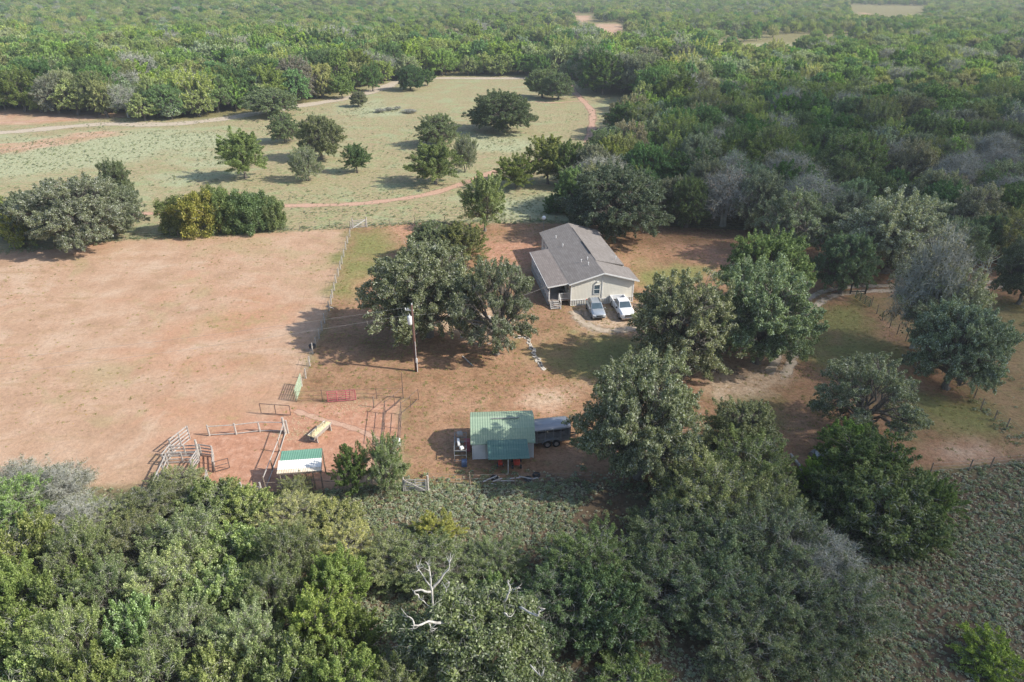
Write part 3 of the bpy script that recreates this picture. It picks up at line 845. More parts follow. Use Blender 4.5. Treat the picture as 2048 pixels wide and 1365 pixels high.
BC = [
    (868, 1062, 95, 2.6, 'elm', (1.2, 1.15, .7), "bright yellow-green bush among the pale weeds right of the lower-left brush"),
    (780, 1110, 140, 2.8, 'mesq', (1.1, 1.15, .85), "wispy olive bush left of the white dead branches"),
    (860, 1130, 170, 3.0, 'mesq', (1.0, 1.1, .8), "wispy bush right behind the white dead branches"),
    (990, 1115, 130, 2.4, 'mesq', (.9, 1.05, .8), "low wispy bush between the pale weeds and the dead tree"),
    (985, 1180, 90, 2.6, 'bush', (.9, 1.2, .8), "small bright green bush behind the dead tree"),
    (1180, 1125, 200, 4.6, 'mesq', (.65, .85, .6), "dark twiggy tree, upper one of the centre-bottom pair"),
    (1130, 1200, 190, 4.6, 'mesq', (.6, .8, .62), "dark twiggy tree right behind the dead tree"),
    (1205, 1215, 180, 5.0, 'bush', (.65, .85, .7), "dark leafy tree, lower one of the centre-bottom pair"),
    (1060, 1220, 110, 3.0, 'bush', (.7, .95, .7), "low dark bush under the dead tree's right branches"),
    (1425, 985, 220, 5.8, 'mesq', (1.1, 1.15, .9), "pale grey-green feathery tree in front of the blue-roofed shelter"),
    (1500, 930, 170, 5.6, 'mesq', (1.0, 1.1, .8), "olive feathery tree right of the blue-roofed shelter"),
    (1545, 1010, 150, 5.0, 'mesq', (.95, 1.05, .85), "feathery tree next to the white fallen board"),
    (1340, 1075, 190, 4.6, 'mesq', (.85, .95, .8), "twiggy tree above the bare red gap in the lower right brush"),
    (1450, 1080, 200, 5.0, 'mesq', (.8, .95, .85), "dark twiggy tree in the middle of the lower right brush"),
    (1560, 1085, 210, 5.6, 'mesq', (.85, .95, .95), "grey-blue twiggy tree topping the lower right brush"),
    (1640, 1130, 190, 5.0, 'grey', (.9, 1, .95), "bare grey twig tree on the right flank of the lower right brush"),
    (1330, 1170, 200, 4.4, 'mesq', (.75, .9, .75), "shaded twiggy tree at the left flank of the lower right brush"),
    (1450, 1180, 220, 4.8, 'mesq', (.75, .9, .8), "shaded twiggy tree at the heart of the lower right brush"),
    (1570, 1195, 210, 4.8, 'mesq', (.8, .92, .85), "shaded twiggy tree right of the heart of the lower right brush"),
    (1690, 1205, 210, 4.4, 'mesq', (.8, .9, .85), "rounded hazy twiggy tree at the right end of the lower right brush"),
    (1500, 1265, 220, 3.8, 'mesq', (.8, .9, .8), "low front bush of the lower right brush"),
    (1620, 1275, 180, 3.4, 'mesq', (.8, .9, .8), "low front bush at the right of the lower right brush"),
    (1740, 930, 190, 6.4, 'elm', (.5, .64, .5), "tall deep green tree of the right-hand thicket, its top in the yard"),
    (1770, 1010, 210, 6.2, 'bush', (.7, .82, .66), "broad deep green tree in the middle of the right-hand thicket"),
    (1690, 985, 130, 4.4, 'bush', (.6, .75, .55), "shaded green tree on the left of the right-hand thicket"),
    (1835, 1040, 140, 4.4, 'elm', (.6, .75, .6), "green tree at the lower right of the right-hand thicket"),
    (1870, 990, 110, 3.6, 'elm', (.6, .8, .5), "yellow-flecked tree at the right end of the right-hand thicket"),
    (1640, 952, 95, 2.8, 'bush', (1.0, 1.35, .5), "vivid green bush beside the junk pile"),
    (1985, 1305, 120, 2.2, 'bush', (1.35, 1.6, .6), "lone vivid green bush near the lower right corner"),
    (1260, 1360, 150, 2.0, 'bush', (.9, 1.1, .7), "low green bush at the bottom edge right of the dead tree"),
    (1390, 1010, 130, 4.0, 'mesq', (1.0, 1.1, .75), "yellowish feathery tree under the large trailer oak"),
    (1700, 880, 120, 4.6, 'elm', (.75, 1.1, .6), "fresh green small tree under the grey-twigged sprawling oak"),
]
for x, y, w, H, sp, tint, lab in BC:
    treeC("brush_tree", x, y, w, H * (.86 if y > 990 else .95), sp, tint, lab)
treeC("bare_shrub", 128, 965, 125, 3.4, 'grey', (1.1, 1.1, 1), "bare pale twiggy tree in front of the pasture's lower left corner")
treeC("bare_shrub", 40, 955, 110, 2.8, 'grey', (1.0, 1.05, .9), "thin grey shrub left of the bare twiggy tree")
treeC("bare_shrub", 150, 1030, 140, 2.6, 'grey', (1.0, 1.05, .9), "grey dead brush heap below the bare twiggy tree")
treeC("thin_bush", 590, 975, 70, 1.9, 'mesq', (1.1, 1.1, .8), "thin wispy bush in front of the green-and-white lean-to")
treeC("weedy_bush", 350, 965, 110, 1.4, 'mesq', (1.3, 1.3, 1.0), "weedy growth in front of the plank chute")
treeC("weedy_bush", 450, 985, 80, 1.6, 'bush', (1.3, 1.3, .95), "pale leafy weeds right of the plank chute")

# the vine-covered dead tree in the foreground
p = P(930, 1375)
dt = thing("dead_tree", "vine-smothered dead tree with bleached white forked branches, bottom centre", "tree", (p.x, p.y, 0))
def at(px, py, z):
    q = P(px, py, z); return (q.x - p.x, q.y - p.y, z)
mb = MB(); mb.tube([(0, 0, -.2), (-.3, .5, 3), (-.6, 1.2, 4.6), (-.3, 1.5, 5.2)], [.5, .4, .28, .2], 9); obj("trunk", mb, M_DEADWOOD, dt, True)
LB = [[(870, 1235, 6.0), (864, 1185, 7.6), (862, 1165, 8.2), (857, 1130, 9.1), (851, 1124, 9.3)],
      [(863, 1180, 7.7), (848, 1155, 8.3), (838, 1140, 8.8), (832, 1134, 9.0)],
      [(865, 1178, 7.7), (884, 1155, 8.3), (897, 1140, 8.8), (901, 1120, 9.3)],
      [(862, 1184, 7.6), (845, 1181, 7.8), (828, 1182, 7.9), (838, 1196, 7.4), (852, 1208, 7.0)],
      [(886, 1205, 6.5), (892, 1184, 7.3), (899, 1165, 7.9)],
      [(905, 1250, 5.8), (858, 1243, 6.8), (836, 1252, 7.0), (828, 1250, 7.1), (824, 1238, 7.3), (812, 1230, 7.4)],
      [(830, 1250, 7.0), (825, 1262, 6.8)], [(856, 1242, 6.8), (861, 1252, 6.5), (861, 1264, 6.2)],
      [(1008, 1205, 6.4), (1015, 1190, 7.0), (1020, 1176, 7.4), (1016, 1160, 7.9)], [(1026, 1180, 7.2), (1040, 1176, 7.4)],
      [(1040, 1215, 6.6), (1060, 1226, 6.8), (1077, 1232, 6.9), (1082, 1222, 7.2), (1090, 1218, 7.4)], [(1008, 1226, 6.8), (1022, 1234, 6.6)],
      [(1060, 1330, 4.5), (1078, 1350, 4.3), (1085, 1352, 4.4)]]
for k, pts in enumerate(LB):
    mb = MB(); n = len(pts)
    q = [Vector(at(*c_)) for c_ in pts]
    # densify with a little wander
    rr_ = random.Random(k + 1); pl = [q[0]]; 
    for a, b in zip(q, q[1:]):
        for s_ in (.33, .66, 1):
            v = a.lerp(b, s_)
            pl.append(v + (Vector([rr_.uniform(-.05, .05) for _ in range(3)]) if s_ < 1 else Vector()))
    m_ = len(pl); r0 = .08 if k in (0, 2, 3, 5, 8, 10) else .05
    mb.tube(pl, [r0 * (1 - .72 * (i / (m_ - 1))) * (1 + .12 * rr_.uniform(-1, 1)) for i in range(m_)], 8)
    for _ in range(5 if m_ > 5 else 3):
        i0 = rr_.randint(m_ // 2, m_ - 1); d_ = Vector([rr_.uniform(-1, 1), rr_.uniform(-1, 1), rr_.uniform(-.2, 1)]).normalized(); L_ = rr_.uniform(.2, .55)
        mb.tube([pl[i0], pl[i0] + d_ * L_ * .5, pl[i0] + d_ * L_ + Vector((0, 0, .1))], [.03, .018, .006], 5)
    obj("branch", mb, M_DEADWOOD, dt, True)
r = np.random.RandomState(5)
cen = []
for cxp, cyp, z, rr_, n in [(905, 1215, 6.0, 1.5, 36), (960, 1210, 5.8, 1.6, 36), (1010, 1215, 5.8, 1.3, 26), (1045, 1215, 6.0, .7, 12), (930, 1265, 5.4, 1.9, 50), (990, 1260, 5.2, 1.8, 46), (860, 1265, 4.8, 1.5, 34), (810, 1260, 4.5, 1.1, 20), (1040, 1260, 4.6, 1.4, 30),
                          (900, 1320, 4.0, 1.9, 40), (980, 1320, 4.0, 2.0, 44), (1060, 1310, 3.4, 1.5, 30), (830, 1315, 3.6, 1.5, 30), (1100, 1345, 2.4, 1.3, 22), (940, 1375, 3.4, 1.9, 34), (1020, 1380, 3.0, 1.8, 34)]:
    c_ = np.array(at(cxp, cyp, z)); u = r.normal(size=(n, 3)); u /= np.linalg.norm(u, axis=1)[:, None]
    cen.append(c_ + u * rr_ * r.uniform(.5, 1, n)[:, None] * np.array([1, 1, .8]))
cen = np.concatenate(cen); crad = r.uniform(.3, .6, len(cen))
V, Q, rnd, cvv = leaves_np(r, cen, crad, .9, 52000, .115, r.uniform(0, 1, len(cen)))
V2, Q2 = slivers_np(r, cen, crad, .9, 8, .6, .011)
mi = np.concatenate([np.zeros(len(Q)), np.ones(len(Q2))])
me = np_mesh("vine_foliage", np.concatenate([V, V2]), np.concatenate([Q, Q2 + len(V)]), [LEAF['bush'], M_GREYTWIG],
             {'rnd': ('FLOAT', 'POINT', np.concatenate([rnd, np.zeros(len(V2))]).astype(np.float32)), 'clump': ('FLOAT', 'POINT', np.concatenate([cvv, np.zeros(len(V2))]).astype(np.float32))}, mi)
vf = bpy.data.objects.new("vine_foliage", me); vf.color = (1.1, 1.15, 1.05, 1); link(vf, dt)

# ---------------------------------------------------------------- woods
WOOD_CLEAR = [(-900, 530), (-900, 240), (0, 222), (250, 238), (300, 246), (400, 237), (600, 205), (690, 190), (760, 171), (860, 153), (1050, 153), (1165, 165), (1180, 188), (1290, 196),
              (1280, 215), (1245, 250), (1215, 290), (1210, 360), (1150, 400), (1130, 455), (1400, 462), (1500, 480), (1720, 500), (1850, 520), (1990, 540), (2300, 560), (4000, 600), (6000, 5000), (-6000, 5000)]
pts = []
yy = 60.0
wr = np.random.RandomState(21)
while yy < 2600:
    step = 5.6 + yy * .0042
    half = .80 * yy + 45
    nxn = int(2 * half / step)
    x_ = -half + (np.arange(nxn) + wr.uniform(0, 1, nxn)) * step
    y_ = yy + wr.uniform(-.45, .45, nxn) * step
    pts.append(np.stack([x_, y_, np.full(nxn, step)], 1))
    yy += step * .92
pts = np.concatenate(pts)
qx, qy = to_px(pts[:, 0], pts[:, 1])
clear = in_poly(qx, qy, WOOD_CLEAR)
clear |= (pts[:, 1] < 62)
for rp in REDP[2:]:
    clear |= sdf(pts[:, 0], pts[:, 1], rp) < 2
# narrow ride beyond the meadow, pale glade at the far right, yellow glade
ride = px_poly([(1140, 170), (1175, 170), (1230, 80), (1215, 50)])
for poly in GLADES + [px_poly([(1178, 48), (1248, 48), (1266, 112), (1200, 112)]), px_poly([(1136, 26), (1192, 26), (1196, 66), (1150, 66)]), px_poly([(1696, 13), (1856, 13), (1850, 42), (1700, 44)])]:
    clear |= in_poly(pts[:, 0], pts[:, 1], poly)
thinout = (qy < 120) & (wob(pts[:, 0], pts[:, 1], .012, 44) > .55) & (wr.uniform(0, 1, len(pts)) < .82)
pts = pts[~clear & ~thinout]
qx, qy = to_px(pts[:, 0], pts[:, 1])
dist = np.hypot(pts[:, 0], pts[:, 1])
u = wr.uniform(0, 1, len(pts)); nb = wob(pts[:, 0], pts[:, 1], .03, 8)
u = (.62 * u + .38 * (.5 + .5 * wob(pts[:, 0], pts[:, 1], .045, 19)) * 1.6) % 1.0
# height: tall wood belt near, lower scrub far and on the left top
hh = wr.uniform(5.0, 11.0, len(pts)) + nb * 1.6
belt = (qy > 95) & (qy < 235) & (qx < 1400)
hh = np.where(belt, hh * 1.15 + 1.8, hh)
hh = np.where(qy < 95, hh * .8, hh)
rad_ = hh * wr.uniform(.42, .66, len(pts))
PAL = [  # species, tint, name, label, zone weight near-right (shaded wood), belt, far
    ('oak', (1.15, 1.2, 1.0), "oak_tree", "grey-green oak"),
    ('oak', (1.0, 1.2, .75), "oak_tree", "olive oak"),
    ('dense', (1.0, 1.35, .8), "oak_tree", "dark green oak"),
    ('elm', (.75, .95, .6), "elm_tree", "bright green tree"),
    ('grey', (1, 1, 1), "bare_tree", "lichen-grey leafless tree"),
    ('oak', (1.3, 1.3, 1.3), "oak_tree", "silvery oak"),
    ('mesq', (1.0, 1.1, .7), "scrub_tree", "feathery green tree"),
    ('elm', (.42, .68, .42), "cedar_tree", "deep green cedar"),
    ('elm', (.8, .95, .85), "elm_tree", "pale yellow-green tree"),
]
wts = {'right': [.22, .18, .14, .06, .05, .16, .05, .12, .02], 'belt': [.24, .26, .16, .10, .03, .06, .05, .05, .05], 'far': [.16, .22, .10, .14, .01, .04, .13, .05, .15]}
zonek = np.where((qx > 1180) & (qy > 150), 0, np.where(qy > 95, 1, 2))
kind = np.zeros(len(pts), int)
for zi, zn in enumerate(('right', 'belt', 'far')):
    q = zonek == zi
    cum = np.cumsum(wts[zn]); cum = cum / cum[-1]
    kind[q] = np.searchsorted(cum, np.clip(u[q] * .9 + .05 + 0 * nb[q], 0, .999))
size_px = rad_ / dist
infr = (qx > -60) & (qx < 2108) & (qy > 20)
edge = np.zeros(len(pts))
# the front rows and the largest: seen as individuals
# distance from clearing decides visibility: nearest ones facing the camera
score = size_px * infr
order = np.argsort(-score)
NIND = 185
ind = np.zeros(len(pts), bool); ind[order[:NIND]] = True
for j in order[:NIND]:
    sp, tint, nm, lab = PAL[kind[j]]
    zl = ("of the wood right of the house" if zonek[j] == 0 else ("in the tall belt beyond the gravel road" if zonek[j] == 1 else "in the far woodland"))
    if qx[j] < 700 and zonek[j] == 1: zl = "in the tree belt beyond the left meadow"
    tj = tuple(c_ * f for c_, f in zip(tint, np.random.RandomState(j).uniform(.88, 1.14, 3)))
    if zonek[j] == 0:
        zl += (", front rows" if qy[j] > 400 else (", halfway back" if qy[j] > 290 else ", far side"))
        zl += (" near the house" if qx[j] < 1420 else (" above the driveway" if qx[j] < 1750 else " at the photo's right"))
    elif zonek[j] == 1 and qx[j] >= 700: zl += " left of the ride" if qx[j] < 1150 else " right of the ride"
    elif zonek[j] == 1: zl += ", left half" if qx[j] < 330 else ", right half"
    tree(nm, pts[j, 0], pts[j, 1], rad_[j], hh[j], sp, tj, "%s %s" % (lab, zl), group="%ss %s" % (lab, zl), z=float(hgt(pts[j, 0], pts[j, 1])))

# the rest of the woods: one stuff object of instances
def scatter(name, pos, rot, scl, vi, sources, label, cat):
    c2 = bpy.data.collections.new(name + "_kinds")
    for o in sources: c2.objects.link(o)
    me = bpy.data.meshes.new(name)
    n = len(pos)
    me.vertices.add(n); me.vertices.foreach_set('co', pos.astype(np.float32).ravel())
    for an, typ, d in (('rot', 'FLOAT_VECTOR', rot), ('scl', 'FLOAT_VECTOR', scl)):
        a = me.attributes.new(an, typ, 'POINT'); a.data.foreach_set('vector', d.astype(np.float32).ravel())
    a = me.attributes.new('vi', 'INT', 'POINT'); a.data.foreach_set('value', vi.astype(np.int32))
    o = bpy.data.objects.new(name, me); link(o)
    g = bpy.data.node_groups.new(name, 'GeometryNodeTree')
    g.interface.new_socket("Geometry", in_out='INPUT', socket_type='NodeSocketGeometry')
    g.interface.new_socket("Geometry", in_out='OUTPUT', socket_type='NodeSocketGeometry')
    gi = g.nodes.new('NodeGroupInput'); go = g.nodes.new('NodeGroupOutput')
    ci = g.nodes.new('GeometryNodeCollectionInfo'); ci.inputs['Collection'].default_value = c2
    ci.inputs['Separate Children'].default_value = True; ci.inputs['Reset Children'].default_value = True
    ip = g.nodes.new('GeometryNodeInstanceOnPoints'); ip.inputs['Pick Instance'].default_value = True
    def na(nm_, ty):
        x = g.nodes.new('GeometryNodeInputNamedAttribute'); x.data_type = ty; x.inputs['Name'].default_value = nm_; return x.outputs['Attribute']
    g.links.new(gi.outputs[0], ip.inputs['Points']); g.links.new(ci.outputs[0], ip.inputs['Instance'])
    g.links.new(na('vi', 'INT'), ip.inputs['Instance Index'])
    e2r = g.nodes.new('FunctionNodeEulerToRotation'); g.links.new(na('rot', 'FLOAT_VECTOR'), e2r.inputs[0]); g.links.new(e2r.outputs[0], ip.inputs['Rotation'])
    g.links.new(na('scl', 'FLOAT_VECTOR'), ip.inputs['Scale'])
    g.links.new(ip.outputs[0], go.inputs[0])
    md = o.modifiers.new('scatter', 'NODES'); md.node_group = g
    return tag(o, label, cat, kind='stuff')

def joined(sp, seed, lod):
    """trunk and crown as one low-detail mesh for the far woods"""
    a, b = make_tree(sp, seed, lod)
    import bmesh
    me = bpy.data.meshes.new(sp + "_far")
    nva = len(a.vertices)
    Va = np.zeros(nva * 3, np.float32); a.vertices.foreach_get('co', Va)
    Vb_ = np.zeros(len(b.vertices) * 3, np.float32); b.vertices.foreach_get('co', Vb_)
    La = np.zeros(len(a.loops), np.int32); a.loops.foreach_get('vertex_index', La)
    Lb = np.zeros(len(b.loops), np.int32); b.loops.foreach_get('vertex_index', Lb)
    mi_ = np.zeros(len(b.polygons), np.int32); b.polygons.foreach_get('material_index', mi_)
    ra = np.zeros(len(b.vertices), np.float32); b.attributes['rnd'].data.foreach_get('value', ra)
    rc = np.zeros(len(b.vertices), np.float32); b.attributes['clump'].data.foreach_get('value', rc)
    z0 = np.zeros(nva, np.float32)
    return np_mesh(sp + "_far", np.concatenate([Va, Vb_]).reshape(-1, 3), np.concatenate([La, Lb + nva]).reshape(-1, 4), [b.materials[0], b.materials[1], a.materials[0]],
                   {'rnd': ('FLOAT', 'POINT', np.concatenate([z0, ra])), 'clump': ('FLOAT', 'POINT', np.concatenate([z0, rc]))}, np.concatenate([np.full(len(a.polygons), 2), mi_]))
FAR = {sp: [joined(sp, 900 + k * 13 + len(sp), {'oak': .4, 'dense': .3, 'elm': .4, 'mesq': .5, 'grey': .6}[sp]) for k in range(2)] for sp in ('oak', 'dense', 'elm', 'mesq', 'grey')}
srcs = []; smap = {}
rs_ = np.random.RandomState(3)
for kx, (sp, tint, nm, lab) in enumerate(PAL):
    for v in range(4):
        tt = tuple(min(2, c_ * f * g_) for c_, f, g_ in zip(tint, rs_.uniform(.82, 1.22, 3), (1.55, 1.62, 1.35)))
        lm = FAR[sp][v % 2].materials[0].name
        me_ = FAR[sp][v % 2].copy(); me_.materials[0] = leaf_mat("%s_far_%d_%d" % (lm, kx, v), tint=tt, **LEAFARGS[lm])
        o = bpy.data.objects.new("far_kind_%02d_%d" % (kx, v), me_)
        srcs.append(o); smap[kx * 4 + v] = sp
rest = ~ind
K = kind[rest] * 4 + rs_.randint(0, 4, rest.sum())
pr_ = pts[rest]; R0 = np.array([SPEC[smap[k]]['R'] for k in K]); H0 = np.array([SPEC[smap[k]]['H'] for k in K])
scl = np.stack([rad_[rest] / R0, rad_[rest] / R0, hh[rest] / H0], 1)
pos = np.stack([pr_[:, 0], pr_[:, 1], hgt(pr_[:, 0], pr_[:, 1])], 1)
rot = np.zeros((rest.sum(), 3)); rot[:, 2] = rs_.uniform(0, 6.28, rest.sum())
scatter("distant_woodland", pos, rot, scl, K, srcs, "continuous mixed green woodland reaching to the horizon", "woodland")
print("forest", len(pts), "individual", ind.sum())

# ---------------------------------------------------------------- herbs, weeds and grass tufts
def herb_mesh(name, seed, nleaf, r0, h0, size, up):
    r = np.random.RandomState(seed)
    a = r.uniform(0, 6.28, nleaf); d = r.uniform(0, 1, nleaf) ** .6 * r0
    z = h0 * (1 - (d / r0) ** 2 * .7) * r.uniform(.5, 1, nleaf)
    pos = np.stack([np.cos(a) * d, np.sin(a) * d, z], 1)
    V, Q, rnd, cv = leaves_np(r, pos, np.full(nleaf, .02), 1, nleaf * 3, size, r.uniform(0, 1, nleaf), up=up, elong=1.5)
    return V, Q, rnd, cv
def herb_obj(name, seed, nleaf, r0, h0, size, up, m, tint=(1, 1, 1)):
    V, Q, rnd, cv = herb_mesh(name, seed, nleaf, r0, h0, size, up)
    me = np_mesh(name, V, Q, [m], {'rnd': ('FLOAT', 'POINT', rnd.astype(np.float32)), 'clump': ('FLOAT', 'POINT', cv.astype(np.float32))})
    me.materials[0] = leaf_mat("%s_%s" % (m.name, name), tint=tint, **LEAFARGS[m.name])
    o = bpy.data.objects.new(name, me); return o
M_HERB = leaf_mat('pale_croton_leaves', (.27, .28, .21), (.5, .52, .42), (.7, .71, .61), (.36, .23, .16), .14, transl=.35)
M_TUFT = leaf_mat('dry_grass_tufts', (.3, .24, .12), (.42, .32, .18), (.5, .42, .25), (.3, .31, .13), .3, transl=.3)
HS = [herb_obj("herb_0", 1, 15, .13, .13, .052, 2.6, M_HERB), herb_obj("herb_1", 2, 24, .18, .17, .055, 2.6, M_HERB, (.85, .95, .85)), herb_obj("herb_2", 3, 10, .10, .10, .05, 2.6, M_HERB, (1.15, 1.1, 1.1)), herb_obj("herb_3", 4, 26, .23, .27, .06, 2.0, M_HERB, (.62, .75, .55))]
TS = [herb_obj("tuft_0", 11, 7, .14, 0.054, 0.054, 2.0, M_TUFT), herb_obj("tuft_1", 12, 10, .22, 0.072, 0.06, 2.0, M_TUFT, (.8, .95, .7)), herb_obj("tuft_2", 13, 6, .1, 0.045, 0.048, 2.0, M_TUFT, (1.25, 1.1, 1.0))]
hr = np.random.RandomState(77)
def sc(name, x, y, s0, s1, srcs_, label, cat, w=None):
    n = len(x)
    s_ = s0 + (s1 - s0) * hr.uniform(0, 1, n) ** 1.8
    rot_ = np.zeros((n, 3)); rot_[:, 2] = hr.uniform(0, 6.28, n)
    vi_ = hr.choice(len(srcs_), n, p=w)
    scatter(name, np.stack([x, y, hgt(x, y)], 1), rot_, np.stack([s_, s_, s_], 1), vi_, srcs_, label, cat)
# foreground weeds
n = 300000
x = hr.uniform(-75, 85, n); y = hr.uniform(12, 58, n)
qx_, qy_ = to_px(x, y)
q = in_poly(x, y, BRUSH) & (np.abs(x) < y * .82 + 24)
den = .62 + .3 * wob(x, y, .6, 31) + .32 * wob(x, y, .16, 32)
den = np.where(sdf(x, y, px_poly([(800, 975), (1180, 968), (1170, 1010), (1130, 1090), (1000, 1080), (960, 1020), (700, 1040), (560, 1030), (600, 990)])) < 0, den + .35, den)
den = np.where(in_poly(qx_, qy_, [(1190, 990), (1290, 1000), (1280, 1070), (1200, 1090), (1140, 1040)]), .05, den)
den = np.where(in_poly(qx_, qy_, [(1230, 1200), (1400, 1230), (1400, 1300), (1250, 1290)]), .12, den)
q &= hr.uniform(0, 1, n) < den * .95
sc("weed_cover", x[q], y[q], .45, 1.4, HS, "pale grey-green weeds carpeting the ground in front of the yard fence", "weeds", [.3, .22, .3, .18])
# weeds along fences and pale meadow patches
X = []; Y = []
def along(pxs, width, dens):
    pp = catmull([P(a, b) for a, b in pxs], 12)
    for a, b in zip(pp, pp[1:]):
        L = (b - a).length; k = int(L * dens)
        if k:
            s_ = hr.uniform(0, 1, k); X.extend(a.x + (b.x - a.x) * s_ + hr.normal(0, width, k)); Y.extend(a.y + (b.y - a.y) * s_ + hr.normal(0, width, k))
along([(-100, 512), (60, 500), (250, 478), (430, 468), (600, 459), (700, 453), (860, 446), (1060, 443), (1200, 448)], .8, 14)
along([(560, 395), (640, 395), (760, 392), (850, 380)], 1.6, 5)
along([(1948, 800), (1990, 842), (2048, 885), (2120, 930)], .6, 9)
along([(560, 430), (700, 425), (900, 420), (1100, 425)], 3.0, 9)
along([(800, 972), (940, 965), (1180, 960), (1300, 962)], .7, 10)
n = 26000
x = hr.uniform(-150, 60, n); y = hr.uniform(100, 260, n)
pz = np.zeros(n, bool)
for pp in [PALEM] + PALE2: pz |= (sdf(x, y, pp) + wob(x, y, .3, 3) * 2) < 0
X.extend(x[pz]); Y.extend(y[pz])
n = 30000
x = hr.uniform(-140, 150, n); y = hr.uniform(60, 240, n)
q = (in_poly(x, y, MEADOW) | in_poly(x, y, OUTGRASS)) & (hr.uniform(0, 1, n) < .35 + .45 * wob(x, y, .13, 61) + .3 * wob(x, y, .5, 62))
X.extend(x[q]); Y.extend(y[q])
sc("meadow_herbs", np.array(X), np.array(Y), .8, 1.6, HS, "pale low herbs spread over the meadow and along the fence lines", "herbs")
n = 60000
x = hr.uniform(-80, 95, n); y = hr.uniform(46, 125, n)
q = (in_poly(x, y, YARD) & (hr.uniform(0, 1, n) < .5 + .4 * wob(x, y, .3, 71))) | (in_poly(x, y, PASTURE) & (hr.uniform(0, 1, n) < .12 + .25 * wob(x, y, .16, 73)))
sc("grass_tufts", x[q], y[q], .6, 1.3, TS, "sparse dry grass tufts over the yard and pasture", "grass")

# ---------------------------------------------------------------- materials for built things
def shingle(name, c1, c2):
    m, t, out = nodes_of(name)
    tc = N(t, "ShaderNodeTexCoord")
    br = N(t, "ShaderNodeTexBrick"); br.inputs['Scale'].default_value = 1
    br.inputs['Brick Width'].default_value = .9; br.inputs['Row Height'].default_value = .28; br.inputs['Mortar Size'].default_value = .012
    br.inputs['Color1'].default_value = (*c1, 1); br.inputs['Color2'].default_value = (*c2, 1); br.inputs['Mortar'].default_value = (*[x * .6 for x in c1], 1)
    mp = N(t, "ShaderNodeMapping"); mp.inputs['Rotation'].default_value = (0, 0, R(90)); t.links.new(tc.outputs['Object'], mp.inputs[0]); t.links.new(mp.outputs[0], br.inputs[0])
    nz = noise(t, tc.outputs['Object'], 1.2, 5, .7)
    c = mixc(t, 1.0, br.outputs[0], ramp(t, nz, [(.3, (.9, .89, .88)), (.7, (1.08, 1.08, 1.08))]), 'MULTIPLY')
    pr = N(t, "ShaderNodeBsdfPrincipled"); pr.inputs['Roughness'].default_value = .9; pr.inputs['Specular IOR Level'].default_value = .15
    t.links.new(c, pr.inputs['Base Color']); t.links.new(pr.outputs[0], out.inputs[0])
    return m
def ribbed(name, c1, c2, period=.3, axis_='X', rough=.45, metal=.0, streak=(.12, 1.2, 1)):
    m, t, out = nodes_of(name)
    tc = N(t, "ShaderNodeTexCoord")
    wv = N(t, "ShaderNodeTexWave", wave_type='BANDS', bands_direction=axis_); wv.inputs['Scale'].default_value = .314 / period
    t.links.new(tc.outputs['Object'], wv.inputs[0])
    mp = N(t, "ShaderNodeMapping"); mp.inputs['Scale'].default_value = streak; t.links.new(tc.outputs['Object'], mp.inputs[0])
    c = ramp(t, noise(t, mp.outputs[0], 2.5, 5, .7), [(.3, c1), (.7, c2)])
    pr = N(t, "ShaderNodeBsdfPrincipled"); pr.inputs['Roughness'].default_value = rough; pr.inputs['Metallic'].default_value = metal
    bm = N(t, "ShaderNodeBump"); bm.inputs['Strength'].default_value = .25 if 'siding' in name else .6; bm.inputs['Distance'].default_value = .03
    t.links.new(wv.outputs['Fac'], bm.inputs['Height']); t.links.new(bm.outputs[0], pr.inputs['Normal'])
    t.links.new(c, pr.inputs['Base Color']); t.links.new(pr.outputs[0], out.inputs[0])
    return m
M_SHING = shingle("grey_shingles", (.21, .19, .175), (.25, .23, .215))
M_SHING2 = shingle("brownish_shingles", (.22, .19, .175), (.26, .23, .21))
M_SIDING = ribbed("cream_siding", (.72, .69, .6), (.76, .73, .64), .2, 'X', .7)
M_TRIM = mat("white_trim", (.78, .78, .76), (.7, .7, .68), 2, .5)
M_SKIRT = ribbed("striped_skirting", (.62, .58, .49), (.66, .62, .53), .3, 'X', .7)
M_GLASS = mat("dark_window_glass", (.05, .08, .1), (.08, .12, .15), .8, .08, spec=.8)
M_DECK = mat("deck_boards", (.33, .27, .23), (.42, .36, .31), 3, .85)
M_WOODGREY = mat("weathered_grey_planks", (.34, .31, .28), (.5, .47, .43), 5, .9, bump=.4, bscale=20, stretch=(1, 1, 1))
M_WOODPALE = mat("pale_weathered_planks", (.3, .285, .27), (.44, .42, .4), 5, .9)
M_POST = mat("dark_wooden_posts", (.17, .13, .1), (.3, .25, .2), 8, .9)
M_PIPE = mat("rusty_pipe", (.13, .09, .075), (.22, .16, .13), 5, .75, .2)
M_WIRE = mat("galvanised_wire", (.25, .25, .24), (.35, .35, .34), 3, .6, .3)
M_RED = mat("red_painted_pipe", (.4, .08, .11), (.5, .15, .17), 4, .5)
M_GREENGATE = mat("faded_green_gate_paint", (.3, .38, .26), (.42, .5, .36), 4, .6)
M_BLACK = mat("matt_black", (.02, .02, .022), (.035, .035, .035), 4, .6)
M_TYRE = mat("tyre_rubber", (.025, .025, .026), (.04, .04, .04), 6, .85)
M_RIM = mat("alloy_rim", (.55, .56, .58), (.62, .63, .65), 3, .3, .8)
M_WHITE = mat("white_car_paint", (.8, .81, .83), (.84, .85, .86), .6, .25, spec=.6)
M_SILVER = mat("silver_car_paint", (.42, .46, .5), (.46, .5, .54), .6, .25, .45, spec=.6)
M_CHROME = mat("bright_chrome", (.6, .6, .62), (.7, .7, .7), 2, .2, .9)
M_LAMPGLASS = mat("headlight_lens", (.7, .72, .75), (.8, .82, .84), 3, .15, spec=.8)
M_ALU = mat("aluminium_trailer_skin", (.27, .28, .29), (.4, .41, .44), .9, .42, .7, stretch=(.3, 1, 1))
